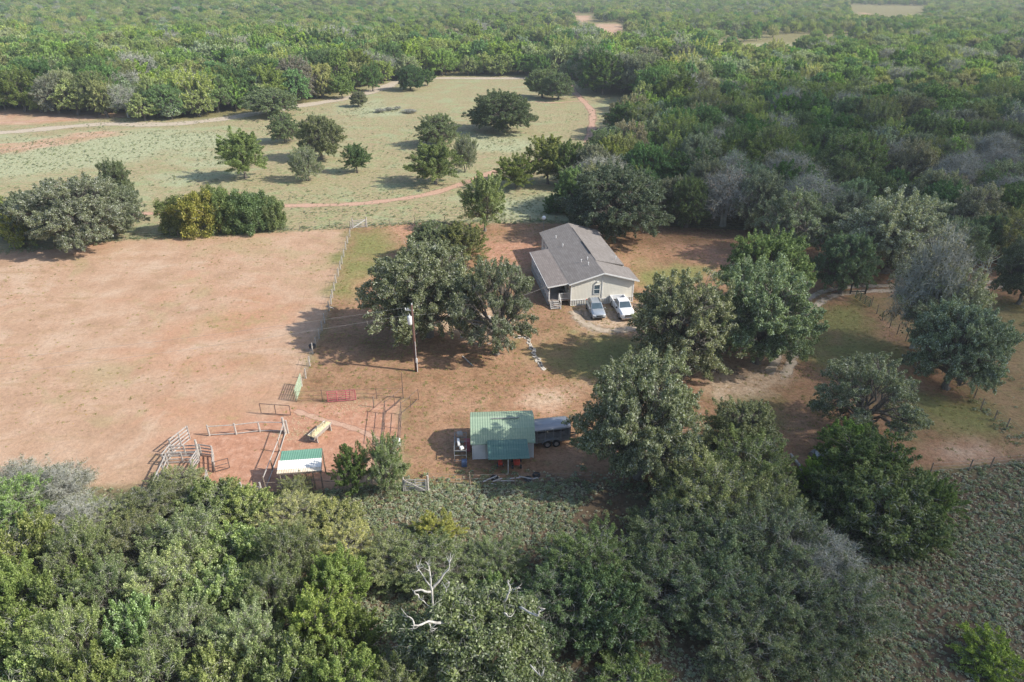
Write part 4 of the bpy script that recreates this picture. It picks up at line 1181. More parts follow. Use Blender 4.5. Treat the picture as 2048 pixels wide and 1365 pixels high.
M_ALUD = mat("dull_aluminium_slats", (.2, .2, .2), (.3, .3, .29), 2, .5, .4)
M_SHEDGREEN = ribbed("light_green_metal_roof", (.23, .32, .22), (.3, .38, .27), .23, 'X', .5)
M_AWNGREEN = ribbed("dark_green_metal_awning", (.05, .13, .11), (.13, .22, .18), .23, 'X', .5)
M_SHEDWALL = ribbed("pale_metal_wall", (.55, .55, .52), (.62, .62, .59), .23, 'X', .55)
M_LEANGREEN = ribbed("green_painted_sheet", (.1, .24, .17), (.16, .31, .23), .2, 'X', .55)
M_LEANWHITE = ribbed("chalky_white_sheet", (.7, .69, .64), (.82, .81, .77), .2, 'X', .6)
M_LEANRUST = ribbed("rust_stained_sheet", (.55, .42, .28), (.74, .68, .56), .2, 'X', .7, 0, (.5, .5, 1))
M_BLUE = ribbed("blue_sheet_roof", (.16, .27, .42), (.3, .42, .56), .25, 'X', .4)
M_HAY = mat("hay", (.5, .4, .22), (.64, .54, .34), 6, .95, bump=.8, bscale=25)
M_STONE = mat("pale_stone", (.42, .37, .31), (.58, .53, .46), 3, .9, bump=.4)
M_REDMACH = mat("red_machine_paint", (.5, .05, .03), (.58, .08, .05), 4, .45)
M_GLOBE = mat("white_glass_globe", (.85, .85, .83), (.88, .88, .86), 2, .3)
M_CERAMIC = mat("pale_grey_transformer", (.6, .62, .62), (.68, .7, .7), 3, .5)
M_POLE = mat("creosoted_pole", (.1, .055, .045), (.17, .1, .08), 7, .85, stretch=(1, 1, .2))

# ---------------------------------------------------------------- the house
HA = R(9.0)
hp = P(1141, 612)
hx, hy = hp.x, hp.y
HW, HL, ZF, ZE, ZR = 8.7, 20.4, .85, 3.3, 4.55
house = thing("house", "long single-storey cream manufactured home with a grey shingle roof and side porch", "house", (hx, hy, 0), HA)
mb = MB(); mb.box((HW / 2, HL / 2, (ZF + ZE) / 2), (HW, HL, ZE - ZF))
g = [(.0, ZE), (HW, ZE), (HW / 2, ZR - .08)]
mb.prism(g, 0, HL); wall = obj("wall", mb, M_SIDING, house)
mb = MB()
for x in (0, HW): mb.box((x, -.012, (ZF + ZE) / 2), (.14, .05, ZE - ZF))
mb.box((HW / 2 - .05, -.04, (ZF + ZR) / 2 - .1), (.08, .06, ZR - ZF - .3))
obj("corner_trim", mb, M_TRIM, house)
mb = MB(); mb.box((HW / 2, HL / 2, ZF / 2), (HW + .06, HL + .06, ZF - .02)); sk = obj("skirting", mb, M_SKIRT, house)
mb = MB()
k = int(HW / .32)
for i in range(k + 1): mb.box((i * HW / k, -.06, ZF / 2 - .02), (.09, .05, ZF - .08))
mb.box((HW / 2, -.055, ZF - .03), (HW + .1, .06, .07)); mb.box((HW / 2, -.055, .05), (HW + .1, .05, .06))
obj("skirting_slats", mb, M_TRIM, house)
# roof: left slope full; right slope at both ends deep, shallower raised part in the middle
OX = .38; pit = (ZR - ZE) / (HW / 2)
xr = HW / 2; y0, y1 = -.42, HL + .42
ym0, ym1 = 4.6, HL - 2.4
mb = MB()
mb.slab([(-OX, y0, ZE - OX * pit + .14), (xr, y0, ZR + .14), (xr, y1, ZR + .14), (-OX, y1, ZE - OX * pit + .14)], .14)
xo = HW + OX + .25
zo = ZE - (OX + .25) * pit + .14
mb.slab([(xr, y0, ZR + .14), (xo, y0, zo), (xo, ym0 - .3, zo), (xr, ym0 + 1.1, ZR + .14)], .14)
mb.slab([(xr, ym1 - .2, ZR + .14), (xo, ym1 + .6, zo), (xo, y1, zo), (xr, y1, ZR + .14)], .14)
xm = HW - .1
mb.slab([(xr, ym0 + .9, ZR + .13), (xm - .06, ym0 - .35, ZR + .13 - (xm - .06 - xr) * pit), (xm - .06, ym1 + .7, ZR + .13 - (xm - .06 - xr) * pit), (xr, ym1 - .1, ZR + .13)], .14)
mb.slab([(xr + .05, ym0 - .4, ZR + .20), (xm, ym0 - .3, ZR - .82), (xm, ym1 + .7, ZR - .82), (xr + .05, ym1 + .5, ZR + .20)], .12)
rf = obj("roof", mb, M_SHING, house)
mb = MB(); mb.box((xm - .12, (ym0 + ym1) / 2, (ZE + ZR - .95) / 2 - .1), (.1, ym1 - ym0 + .6, ZR - .9 - ZE + .2)); obj("raised_wall", mb, M_SIDING, house)
mb = MB(); mb.box((xr + .02, 9.5, ZR + .18), (.12, 5.2, .10)); obj("ridge_vent", mb, M_BLACK, rf)
mb = MB()
for a, b in (((-OX, y0 - .02, ZE - OX * pit + .06), (xr, y0 - .02, ZR + .06)), ((xr, y0 - .02, ZR + .06), (xo, y0 - .02, zo - .08))): mb.bar(a, b, .05, .18)
mb.bar((-OX - .02, y0, ZE - OX * pit + .05), (-OX - .02, .3, ZE - OX * pit + .05), .05, .14)
obj("fascia", mb, M_TRIM, rf)
for x, y in ((3.2, 3.6), (2.6, 5.2), (3.5, 5.3), (1.6, 12.5), (1.4, 16.4), (xm - .9, 5.6)):
    z = ZE + x * pit + .14 if x < xr else ZR - .35
    mb = MB(); mb.tube([(x, y, z - .05), (x, y, z + .32)], .06, 8); mb.tube([(x, y, z + .32), (x, y, z + .4)], [.1, .08], 8); obj("vent_pipe", mb, M_TRIM, rf)
def window(x, z, w, h, parent, face='front', y=0):
    M = (lambda a, b, c_: (a, -.02 - b, c_)) if face == 'front' else (lambda a, b, c_: (-.02 - b, a, c_))
    mb = MB()
    for dx, dz, sw, sh in ((-w / 2, 0, .09, h + .09), (w / 2, 0, .09, h + .09), (0, h / 2, w + .09, .09), (0, -h / 2, w + .09, .09), (0, 0, w, .05)):
        c_ = M(x + dx, .02, z + dz); s_ = (sw, .07, sh) if face == 'front' else (.07, sw, sh)
        mb.box(c_, s_)
    f = obj("window", mb, M_TRIM, parent)
    mb = MB(); c_ = M(x, .0, z); mb.box(c_, (w, .03, h) if face == 'front' else (.03, w, h)); obj("pane", mb, M_GLASS, f)
window(3.55, 2.2, .85, 1.35, house)
for yy_ in (1.6, 8.2, 15.5, 18.3): window(yy_, 2.2, .9, 1.2, house, 'left')
mb = MB(); mb.box((-.04, 5.2, 1.9), (.06, 1.0, 2.05)); obj("door", mb, M_TRIM, house)
mb = MB(); mb.box((3.6, -.12, 3.35), (.25, .2, .14)); obj("eave_lamp", mb, M_TRIM, house)
# porch
PW, PY0, PY1 = 3.0, .35, 13.2
mb = MB(); mb.slab([(-PW - .2, PY0 - .25, 2.92), (.12, PY0 - .25, 3.38), (.12, PY1 + .25, 3.38), (-PW - .2, PY1 + .25, 2.92)], .12); pr_f = obj("porch_roof", mb, M_SHING2, house)
mb = MB(); mb.bar((-PW - .22, PY0 - .28, 2.84), (.1, PY0 - .28, 3.3), .05, .16); mb.bar((-PW - .23, PY0 - .25, 2.83), (-PW - .23, PY1 + .25, 2.83), .05, .16); obj("porch_fascia", mb, M_TRIM, pr_f)
mb = MB(); mb.box((-PW / 2 - .02, (PY0 + PY1) / 2, .74), (PW, PY1 - PY0, .12)); obj("porch_deck", mb, M_DECK, house)
mb = MB(); n_ = 42
for i in range(n_): mb.box((-PW + .02, PY0 + .1 + (PY1 - PY0 - .2) * i / (n_ - 1), .34), (.04, .2, .66))
obj("porch_skirting", mb, M_WOODPALE, house)
for i in range(6):
    y = PY0 + .12 + (PY1 - PY0 - .24) * i / 5
    mb = MB(); mb.box((-PW + .1, y, 1.83), (.13, .13, 2.06)); obj("porch_post", mb, M_TRIM, house)
mb = MB(); mb.box((-1.55, PY0 + .05, 1.3), (.12, .12, 1.0)); obj("porch_post", mb, M_TRIM, house)
mb = MB()
mb.bar((-PW + .1, PY0, 1.75), (-PW + .1, PY1, 1.75), .08, .06); mb.bar((-PW + .1, PY0, .95), (-PW + .1, PY1, .95), .06)
for i in range(84): mb.box((-PW + .1, PY0 + .2 + i * .15, 1.35), (.035, .035, .8))
mb.bar((-1.55, PY0 + .05, 1.75), (0, PY0 + .05, 1.75), .08, .06); mb.bar((-1.55, PY0 + .05, .95), (0, PY0 + .05, .95), .06)
for i in range(10): mb.box((-1.5 + .16 * i, PY0 + .05, 1.35), (.035, .035, .8))
obj("railing", mb, M_TRIM, house)
mb = MB()
for i in range(4): mb.box((-PW + .75, PY0 - .15 - .3 * i, .66 - .17 * i - .0), (1.3, .34, .06))
for x in (-PW + .12, -PW + 1.38): mb.bar((x, PY0, .68), (x, PY0 - 1.25, .05), .06, .2)
obj("steps", mb, M_WOODPALE, house)
mb = MB(); mb.bar((-1.55, PY0, 1.75), (-1.55, PY0 - 1.2, 1.05), .07); mb.box((-1.55, PY0 - 1.2, .55), (.09, .09, 1.1)); obj("handrail", mb, M_TRIM, house)
# stored things on the porch
def hw(x, y, z=0):
    c, s_ = math.cos(HA), math.sin(HA); return (hx + x * c - y * s_, hy + x * s_ + y * c, z)
bq = thing("barbecue", "dark barbecue grill on the porch near the wall", "grill", hw(-.7, 2.6, .8), HA)
mb = MB(); mb.prism([(-.3, .75), (.3, .75), (.34, .95), (.22, 1.15), (-.22, 1.15), (-.34, .95)], -.55, .55); obj("hood", mb, M_BLACK, bq)
mb = MB()
for sx in (-.25, .25):
    for sy in (-.45, .45): mb.box((sx, sy, .375), (.05, .05, .75))
mb.box((0, 0, .2), (.5, .9, .04)); obj("stand", mb, M_BLACK, bq)
ch = thing("porch_chair", "dark slatted chair standing further back on the porch", "chair", hw(-.9, 4.6, .8), HA)
mb = MB(); mb.box((0, 0, .42), (.5, .5, .06)); obj("seat", mb, M_POST, ch)
mb = MB(); mb.box((.23, 0, .72), (.05, .5, .55)); obj("backrest", mb, M_POST, ch)
for sx in (-.22, .22):
    for sy in (-.22, .22):
        mb = MB(); mb.box((sx, sy, .195), (.05, .05, .39)); obj("leg", mb, M_POST, ch)

# ---------------------------------------------------------------- vehicles (front = -Y local)
def wheel(parent, x, y, r_, w):
    mb = MB(); n = 24
    prof = [(r_ * .62, -w / 2), (r_ * .95, -w / 2), (r_, -w * .35), (r_, w * .35), (r_ * .95, w / 2), (r_ * .62, w / 2)]
    vs = []; fs = []
    for k in range(n):
        a = 2 * math.pi * k / n
        for rr2, xx in prof: vs.append((x + xx, y + math.cos(a) * rr2, r_ + math.sin(a) * rr2))
    m_ = len(prof)
    for k in range(n):
        for j in range(m_ - 1): fs.append((k * m_ + j, k * m_ + j + 1, ((k + 1) % n) * m_ + j + 1, ((k + 1) % n) * m_ + j))
    mb.add(vs, fs); wh = obj("wheel", mb, M_TYRE, parent, True)
    mb = MB(); sgn = 1 if x > 0 else -1
    mb.tube([(x - w * .3 * sgn, y, r_), (x + w * .42 * sgn, y, r_)], [r_ * .63, r_ * .6], 20)
    mb.tube([(x + w * .42 * sgn, y, r_), (x + w * .5 * sgn, y, r_)], [r_ * .2, r_ * .15], 10)
    for k in range(5):
        a = 2 * math.pi * k / 5; mb.bar((x + w * .45 * sgn, y, r_), (x + w * .45 * sgn, y + math.cos(a) * r_ * .58, r_ + math.sin(a) * r_ * .58), .05, .03)
    obj("rim", mb, M_RIM, wh)
def loft(secs):
    """secs: list of rings (same count), closed ends"""
    mb = MB(); n = len(secs[0]); vs = [v for s_ in secs for v in s_]; fs = []
    for i in range(len(secs) - 1):
        for k in range(n): fs.append((i * n + k, i * n + (k + 1) % n, (i + 1) * n + (k + 1) % n, (i + 1) * n + k))
    fs.append(tuple(range(n))); fs.append(tuple(range((len(secs) - 1) * n, len(secs) * n)))
    return mb.add(vs, fs)
def ring(y, hw_, zb, zs, zt, tw):
    """cross-section: half width, bottom, shoulder and top height, half top width"""
    return [(-hw_ * .94, y, zb), (-hw_, y, zb + .15), (-hw_, y, zs - .08), (-hw_ * .96, y, zs), (-tw, y, zt), (0, y, zt + .02), (tw, y, zt), (hw_ * .96, y, zs), (hw_, y, zs - .08), (hw_, y, zb + .15), (hw_ * .94, y, zb)]
def cabin(parent, rows, paint):
    """rows: (y, half width at belt, belt z, half width at roof, roof z) front pillar foot, roof front, roof rear, rear foot"""
    (ya, wa, za), (yb, wb, zb_), (yc, wc, zc_), (yd, wd, zd) = rows
    mb = MB()
    A = [(-wa, ya, za), (wa, ya, za)]; B = [(-wb, yb, zb_), (wb, yb, zb_)]; C_ = [(-wc, yc, zc_), (wc, yc, zc_)]; D = [(-wd, yd, zd), (wd, yd, zd)]
    vs = A + B + C_ + D
    mb.add(vs, [(0, 1, 3, 2), (2, 3, 5, 4), (4, 5, 7, 6), (0, 2, 4, 6), (1, 7, 5, 3), (0, 6, 7, 1)])
    obj("cabin", mb, paint, parent, bevel=.05)
    def q(a, b, c_, d, inset, off, name):
        pts_ = [Vector(p_) for p_ in (a, b, c_, d)]; cen_ = sum(pts_, Vector()) / 4
        nrm = (pts_[1] - pts_[0]).cross(pts_[3] - pts_[0]).normalized()
        if nrm.dot(cen_ - Vector((0, (ya + yd) / 2, za))) < 0: nrm = -nrm
        pts_ = [p_.lerp(cen_, inset) + nrm * off for p_ in pts_]
        mb = MB(); vs = pts_ + [p_ - nrm * .03 for p_ in pts_]; mb.add(vs, [(0, 1, 2, 3), (7, 6, 5, 4), (0, 4, 5, 1), (1, 5, 6, 2), (2, 6, 7, 3), (3, 7, 4, 0)])
        obj(name, mb, M_GLASS, parent)
    q(A[0], A[1], B[1], B[0], .1, .012, "windshield"); q(D[0], D[1], C_[1], C_[0], .12, .012, "rear_window")
    for s_ in (0, 1):
        m1 = Vector(A[s_]).lerp(Vector(D[s_]), .5); m2 = Vector(B[s_]).lerp(Vector(C_[s_]), .5)
        q(A[s_], m1, m2, B[s_], .12, .012, "side_window"); q(m1, D[s_], C_[s_], m2, .12, .012, "side_window")
def suv():
    o = thing("car", "silver-blue crossover car parked nose-out beside the pickup, in front of the gable wall", "car")
    secs = [ring(-2.32, .72, .45, .62, .72, .5), ring(-2.25, .84, .3, .72, .84, .6), ring(-1.9, .92, .25, .82, .97, .66), ring(-1.1, .94, .25, .92, 1.06, .7), ring(-.6, .94, .25, .95, 1.1, .74),
            ring(.8, .94, .25, .98, 1.1, .76), ring(2.0, .92, .28, .98, 1.08, .72), ring(2.28, .84, .35, .95, 1.02, .66), ring(2.34, .76, .45, .85, .95, .6)]
    obj("body", loft(secs), M_SILVER, o, True, bevel=.02)
    cabin(o, [(-1.0, .82, 1.03), (-.2, .66, 1.62), (1.45, .66, 1.64), (2.1, .8, 1.06)], M_SILVER)
    for x in (-.88, .88):
        for y in (-1.45, 1.4): wheel(o, x, y, .36, .22)
    for s_ in (-1, 1):
        mb = MB(); mb.box((s_ * .66, -2.2, .74), (.36, .2, .13), rz=s_ * .25); obj("headlight", mb, M_LAMPGLASS, o, bevel=.03)
        mb = MB(); mb.box((s_ * 1.03, -.85, 1.1), (.2, .1, .14)); obj("mirror", mb, M_SILVER, o, bevel=.03)
        mb = MB(); mb.box((s_ * .76, 2.25, .95), (.18, .14, .2)); obj("tail_light", mb, M_REDMACH, o)
    mb = MB(); mb.box((0, -2.31, .66), (.8, .06, .16)); obj("grille", mb, M_BLACK, o, bevel=.01)
    mb = MB(); mb.box((0, -2.3, .42), (1.4, .12, .16)); obj("bumper", mb, M_BLACK, o, bevel=.03)
    mb = MB()
    for s_ in (-1, 1): mb.bar((s_ * .6, -.1, 1.68), (s_ * .6, 1.4, 1.7), .04)
    obj("roof_rack", mb, M_BLACK, o)
    return o
def pickup():
    o = thing("pickup_truck", "white pickup truck with an empty dark bed, parked right of the silver car", "pickup truck")
    secs = [ring(-2.9, .8, .55, .85, .95, .6), ring(-2.82, .93, .42, .95, 1.06, .74), ring(-2.3, 1.0, .38, 1.05, 1.2, .8), ring(-1.3, 1.01, .38, 1.1, 1.24, .84), ring(-1.2, 1.01, .38, 1.12, 1.2, .9), ring(.82, 1.01, .38, 1.15, 1.2, .9)]
    obj("body", loft(secs), M_WHITE, o, True, bevel=.02)
    cabin(o, [(-1.35, .9, 1.18), (-.6, .72, 1.86), (.55, .72, 1.88), (.78, .88, 1.2)], M_WHITE)
    mb = MB()
    for s_ in (-1, 1): mb.box((s_ * .94, 1.88, .82), (.13, 2.1, .84))
    mb.box((0, .88, .82), (1.75, .08, .84)); mb.box((0, 2.89, .84), (1.95, .08, .8)); obj("cargo_bed", mb, M_WHITE, o, bevel=.02)
    mb = MB(); mb.box((0, 1.88, .6), (1.74, 1.93, .06)); obj("bed_liner", mb, M_BLACK, o)
    for x in (-.9, .9):
        for y in (-1.95, 1.75): wheel(o, x, y, .42, .27)
    mb = MB(); mb.box((0, -2.9, .8), (.95, .07, .3)); gr = obj("grille", mb, M_BLACK, o, bevel=.02)
    mb = MB(); mb.box((0, -2.945, .8), (.9, .03, .04)); obj("grille_bar", mb, M_CHROME, gr)
    mb = MB(); mb.box((0, -2.98, .5), (1.85, .16, .2)); obj("bumper", mb, M_CHROME, o, bevel=.04)
    mb = MB(); mb.box((0, -2.0, 1.235), (.7, .8, .03)); obj("hood_scoop", mb, M_WHITE, o, bevel=.01)
    for s_ in (-1, 1):
        mb = MB(); mb.box((s_ * .74, -2.84, .88), (.34, .14, .2), rz=s_ * .2); obj("headlight", mb, M_LAMPGLASS, o, bevel=.03)
        mb = MB(); mb.box((s_ * 1.16, -1.15, 1.28), (.22, .12, .24)); obj("mirror", mb, M_BLACK, o, bevel=.03)
        mb = MB(); mb.box((s_ * .93, 2.93, .95), (.13, .05, .3)); obj("tail_light", mb, M_REDMACH, o)
    return o
def place(o, rear, front, z=0.02):
    a, b = P(*rear), P(*front); c_ = (a + b) / 2; d = b - a
    o.location = (c_.x, c_.y, z); o.rotation_euler = (0, 0, math.atan2(d.y, d.x) + math.pi / 2)
place(suv(), (1185, 615), (1197, 639))
place(pickup(), (1233, 607), (1256, 643))

# ---------------------------------------------------------------- lamp post, utility pole
q = P(1087, 472)
lp = thing("globe_lamp", "thin lamp post with a white globe behind the far left corner of the house", "lamp post", (q.x, q.y, 0))
mb = MB(); mb.tube([(0, 0, 0), (0, 0, 2.9)], .05, 8); mb.tube([(0, 0, 0), (0, 0, .3)], .1, 8); obj("post", mb, M_WIRE, lp)
mb = MB(); mb.sphere((0, 0, 3.2), .36, 16); obj("globe", mb, M_GLOBE, lp, True)
q = P(833, 743)
up_ = thing("utility_pole", "dark wooden utility pole with a pale transformer can, in front of the big oak", "utility pole", (q.x, q.y, 0))
mb = MB(); mb.tube([(0, 0, 0), (0, 0, 4), (0, 0, 8.3)], [.19, .16, .12], 10); obj("pole", mb, M_POLE, up_, True)
mb = MB(); mb.tube([(-.3, -.1, 6.0), (-.3, -.1, 6.1), (-.3, -.1, 6.95), (-.3, -.1, 7.05)], [.2, .25, .25, .18], 14); tf = obj("transformer", mb, M_CERAMIC, up_, True)
mb = MB(); mb.tube([(-.3, -.1, 7.0), (-.3, -.1, 7.3)], [.05, .03], 8); obj("bushing", mb, M_CERAMIC, tf)
mb = MB(); mb.bar((-.75, 0, 7.75), (.2, 0, 7.65), .09, .1); mb.bar((-.3, -.1, 6.8), (0, 0, 6.8), .08); obj("crossarm", mb, M_CERAMIC, up_)
for x in (-.7, -.42, 0.02):
    mb = MB(); mb.tube([(x, 0, 7.78 if x < -.1 else 8.3), (x, 0, 7.88 if x < -.1 else 8.42), (x, 0, 7.98 if x < -.1 else 8.52)], [.05, .08, .04], 8); obj("insulator", mb, M_CERAMIC, up_)
mb = MB(); mb.box((.14, -.16, 1.5), (.2, .14, .5)); mb.tube([(.14, -.14, 0), (.14, -.14, 1.3)], .045, 6); obj("meter_box", mb, M_TRIM, up_)
mb = MB(); mb.tube([(.1, -.17, 1.7), (.1, -.17, 3.9)], .03, 6); obj("conduit", mb, M_CERAMIC, up_)
def wire(name, a, b, sag, lab, r_=.009):
    a, b = Vector(a), Vector(b); pts_ = []
    for i in range(25):
        s_ = i / 24; v = a.lerp(b, s_); v.z -= sag * 4 * s_ * (1 - s_); pts_.append(v)
    mb = MB(); mb.tube(pts_, r_, 5); o = obj(name, mb, M_WIRE, None); tag(o, lab, "cable")
wire("power_line", (q.x - .7, q.y, 7.98), (-120, q.y - 22, 8.5), 2.2, "upper thin power line running left from the utility pole top")
wire("power_line", (q.x, q.y, 7.2), (-120, q.y - 26, 7.4), 2.2, "lower thin power line running left below the upper one")
e = hw(-1.0, 1.5, 3.2)
wire("service_line", (q.x + .05, q.y, 7.1), e, 1.0, "service cable from the utility pole through the oaks to the house")

# ---------------------------------------------------------------- fences
def posts_fence(name, label, pxs, h, m_post, r_=.06, wires=(.35, .75, 1.15), m_wire=None, rails=False, loc=None, jit=.06, hs=None, wr_=.008):
    pts_ = [P(*a) for a in pxs]
    o = thing(name, label, "fence", tuple(pts_[0]))
    rr_ = random.Random(len(pxs) * 31)
    tops = []
    for i, q_ in enumerate(pts_):
        l = q_ - pts_[0]; hh_ = (hs[i] if hs else h) * rr_.uniform(.93, 1.08); t_ = Vector((rr_.uniform(-jit, jit), rr_.uniform(-jit, jit), hh_))
        mb = MB(); mb.tube([l - Vector((0, 0, .1)), l + t_ * .5, l + t_], [r_ * 1.1, r_, r_ * .9], 7); obj("post", mb, m_post, o)
        tops.append((l, t_ / hh_))
    mb = MB()
    for (l1, t1), (l2, t2) in zip(tops, tops[1:]):
        for z in wires:
            if rails: mb.tube([l1 + t1 * z, l2 + t2 * z], .045 if m_wire is M_WOODGREY else .03, 6)
            else: mb.tube([l1 + t1 * z, l2 + t2 * z], wr_, 4)
    obj("rail" if rails else "wire", mb, m_wire or M_WIRE, o)
    return o
posts_fence("wire_fence", "wire fence of grey wooden posts running up between pasture and yard", [(604, 773), (612, 757), (620, 733), (626, 708), (632, 695), (639, 678), (645, 662), (650, 647), (659, 622), (662.5, 609), (665, 596), (669, 582), (672.5, 566), (677, 553), (681, 540), (684.5, 528), (688, 513.5), (692, 500), (695.6, 487), (700, 474), (702.6, 459)], 1.35, M_WOODGREY, .075, wr_=.012)
q_ = P(640, 634)
mb = MB(); mb.bar(P(655, 624) + Vector((0, 0, .9)), P(667, 617), .12); o = obj("fence_brace", mb, M_WOODPALE); tag(o, "pale loose brace post leaning on the pasture fence in the oak's shadow", "post")
posts_fence("wire_fence", "thin wire fence along the back of pasture, yard and house", [(-60, 510), (30, 500), (110, 494), (180, 488), (250, 481), (357, 474), (430, 470), (510, 467), (600, 460), (660, 456), (700, 455)], 1.2, M_POST, .05)
posts_fence("wire_fence", "thin wire fence behind the house yard from gate to dome oak", [(733, 454), (780, 451), (830, 448), (890, 446), (946, 445), (1010, 444), (1060, 443), (1110, 444), (1180, 448), (1260, 452), (1340, 455), (1420, 458), (1510, 464), (1600, 470)], 1.2, M_POST, .05)
posts_fence("wire_fence", "right-hand wire fence with dark posts running from the driveway gate to the corner", [(1742, 612), (1753, 628), (1764, 642), (1779, 656), (1794, 669), (1811, 683), (1832, 700), (1856, 722), (1884, 747), (1915, 772), (1948, 797), (1961, 821), (1988, 842), (2012, 858), (2050, 888), (2100, 925)], 1.3, M_POST, .06)
posts_fence("wire_fence", "front wire fence between yard and weedy foreground, right of the plank gate", [(858, 968), (940, 971), (1030, 969), (1110, 968), (1183, 964), (1260, 960), (1340, 958)], 1.25, M_POST, .06, hs=[1.2, 1.5, .9, .9, 1.3, .9, 1.2])
posts_fence("wire_fence", "front wire fence at the lower right corner of the yard", [(1860, 948), (1937, 942), (1980, 936), (2060, 930), (2140, 926)], 1.2, M_POST, .06)
posts_fence("pipe_fence", "thin pipe and wire cross fence behind the corral with the red gate on it", [(594, 804), (645, 801), (700, 799), (754, 798), (807, 796)], 1.25, M_PIPE, .04, (.15, .65, 1.2), M_PIPE, wr_=.018)
posts_fence("pipe_fence", "grey rail fence of the small corral left of the hay bunk", [(419, 872), (472.5, 869.5), (520, 864), (570, 864)], 1.2, M_WOODGREY, .09, (.12, 1.12), M_WOODGREY, True)
posts_fence("pipe_fence", "long grey rail fence running down to the lean-to shed", [(572, 866), (560, 905), (546, 942), (532, 980)], 1.4, M_POST, .06, (.12, 1.3), M_WOODGREY, True)
posts_fence("pipe_fence", "low rail fence in front of the lean-to shed", [(532, 982), (580, 980), (626, 978), (680, 980)], 1.0, M_POST, .06, (.9,), M_POST, True)
posts_fence("pipe_fence", "brown rail at the foot of the plank chute, left of the plank gate", [(420, 990), (455, 988), (487, 986)], 1.0, M_POST, .06, (.9,), M_POST, True)
posts_fence("pen_panel", "left side of the narrow wire alley below the tall thin mast", [(771, 828), (769, 858), (766, 892)], 1.5, M_PIPE, .045, (.2, .8, 1.45), M_PIPE, True)
posts_fence("pen_panel", "right side of the narrow wire alley below the tall thin mast", [(803, 830), (802, 858), (799, 892)], 1.5, M_PIPE, .045, (.2, .8, 1.45), M_PIPE, True)
posts_fence("pen_panel", "slanting wire panel joining the alley to the cross fence", [(771, 828), (790, 812), (807, 797)], 1.4, M_PIPE, .035, (.2, 1.35), M_PIPE, True)
posts_fence("pen_panel", "slanting wire panel on the yard side of the tall thin mast", [(803, 830), (822, 815), (838, 800)], 1.4, M_PIPE, .035, (.2, 1.35), M_PIPE, True)
q = P(807, 797)
mb = MB(); mb.tube([(0, 0, -.1), (0, 0, 3.2)], .035, 7); o = obj("thin_mast", mb, M_PIPE); o.location = q; tag(o, "tall thin pipe mast at the corner of the wire alley", "post")
mb = MB(); mb.tube([(0, 0, -.1), (.02, .0, 1.3)], .06, 7); o = obj("corner_post", mb, M_POST); o.location = P(748, 815); tag(o, "single short post right of the red gate", "post")

def gate(name, label, a, b, h, m_, bars=5, planks=False, z0=.15, diag=None, uprights=2, m_diag=None, posts=None, lean=0.0):
    A, B = P(*a), P(*b); o = thing(name, label, "gate", tuple(A)); d = B - A; n_ = Vector((-d.y, d.x, 0)).normalized() * lean
    mb = MB(); fr = MB()
    for k_ in range(bars):
        z = z0 + (h - z0) * k_ / (bars - 1); off = n_ * (1 - z / h)
        if planks: mb.bar(Vector((0, 0, z)) + off, d + Vector((0, 0, z)) + off, .035, .13)
        else: mb.tube([Vector((0, 0, z)) + off, d + Vector((0, 0, z)) + off], .038, 6)
    for k_ in range(uprights):
        s_ = k_ / (uprights - 1)
        if planks: fr.bar(d * s_ + Vector((0, -.04, z0 - .05)) + n_, d * s_ + Vector((0, -.04, h + .06)), .07, .12)
        else: fr.tube([d * s_ + Vector((0, 0, z0)) + n_, d * s_ + Vector((0, 0, h))], .042, 6)
    obj("bars" if not planks else "planks", mb, m_, o); obj("frame", fr, m_, o)
    if diag:
        mb = MB(); mb.bar(d * (1 if diag > 0 else 0) + Vector((0, -.1, z0)), d * (0 if diag > 0 else 1) + Vector((0, -.1, h)), .05, .13); obj("brace", mb, m_diag or m_, o)
    if posts:
        for p_ in (Vector((0, 0, 0)) - d.normalized() * .15, d * 1.0 + d.normalized() * .15):
            mb = MB(); mb.tube([p_ - Vector((0, 0, .1)), p_ + Vector((posts * .15, .05, h + .45))], [.1, .085], 8); obj("post", mb, M_WOODGREY, o)
    return o
gate("pipe_gate", "red pipe gate standing against the cross fence behind the corral", (656.5, 806), (712, 802), 1.35, M_RED, 6, uprights=4)
gate("pipe_gate", "faded green pipe gate at the pasture corner, casting a striped shadow", (593, 804), (604, 772), 1.55, M_GREENGATE, 8, uprights=4)
gate("pipe_gate", "rusty open pipe frame gate in the pasture beside the corral", (523, 829), (582, 833), 1.3, M_PIPE, 2, uprights=3)
gate("plank_gate", "grey plank gate with a diagonal board at the top of the pasture fence", (707, 457), (732, 455), 1.4, M_WOODGREY, 5, True, diag=-1, m_diag=M_TRIM, posts=.1, uprights=2)
gate("plank_gate", "grey plank gate with a diagonal board beside the light green young tree", (811, 984), (853, 984), 1.3, M_WOODGREY, 5, True, diag=1, m_diag=M_WOODPALE, posts=.1, uprights=3)
gate("plank_gate", "small grey plank gate between two leaning posts, lower left of the lean-to", (493, 1000), (524, 1000), 1.4, M_WOODPALE, 5, True, posts=-.6, uprights=2)
gate("plank_fence", "tall pale plank panel at the upper left of the cattle chute", (346, 908), (381, 880), 1.6, M_WOODPALE, 5, True, uprights=3)
gate("plank_fence", "front plank side of the cattle chute", (336, 928), (398, 926), 1.2, M_WOODGREY, 4, True, uprights=3)
gate("plank_fence", "back plank side of the cattle chute", (341, 914), (404, 912), 1.2, M_WOODGREY, 4, True, uprights=3)
gate("plank_fence", "short slanting white-planked panel in the middle of the chute", (386, 944), (399, 924), 1.3, M_WOODPALE, 5, True, uprights=2)
gate("plank_fence", "top plank panel of the round crowding pen", (400, 910), (428, 914), 1.2, M_WOODGREY, 4, True, uprights=2)
gate("plank_fence", "right plank panel of the round crowding pen", (428, 915), (430, 944), 1.2, M_WOODGREY, 4, True, uprights=3)
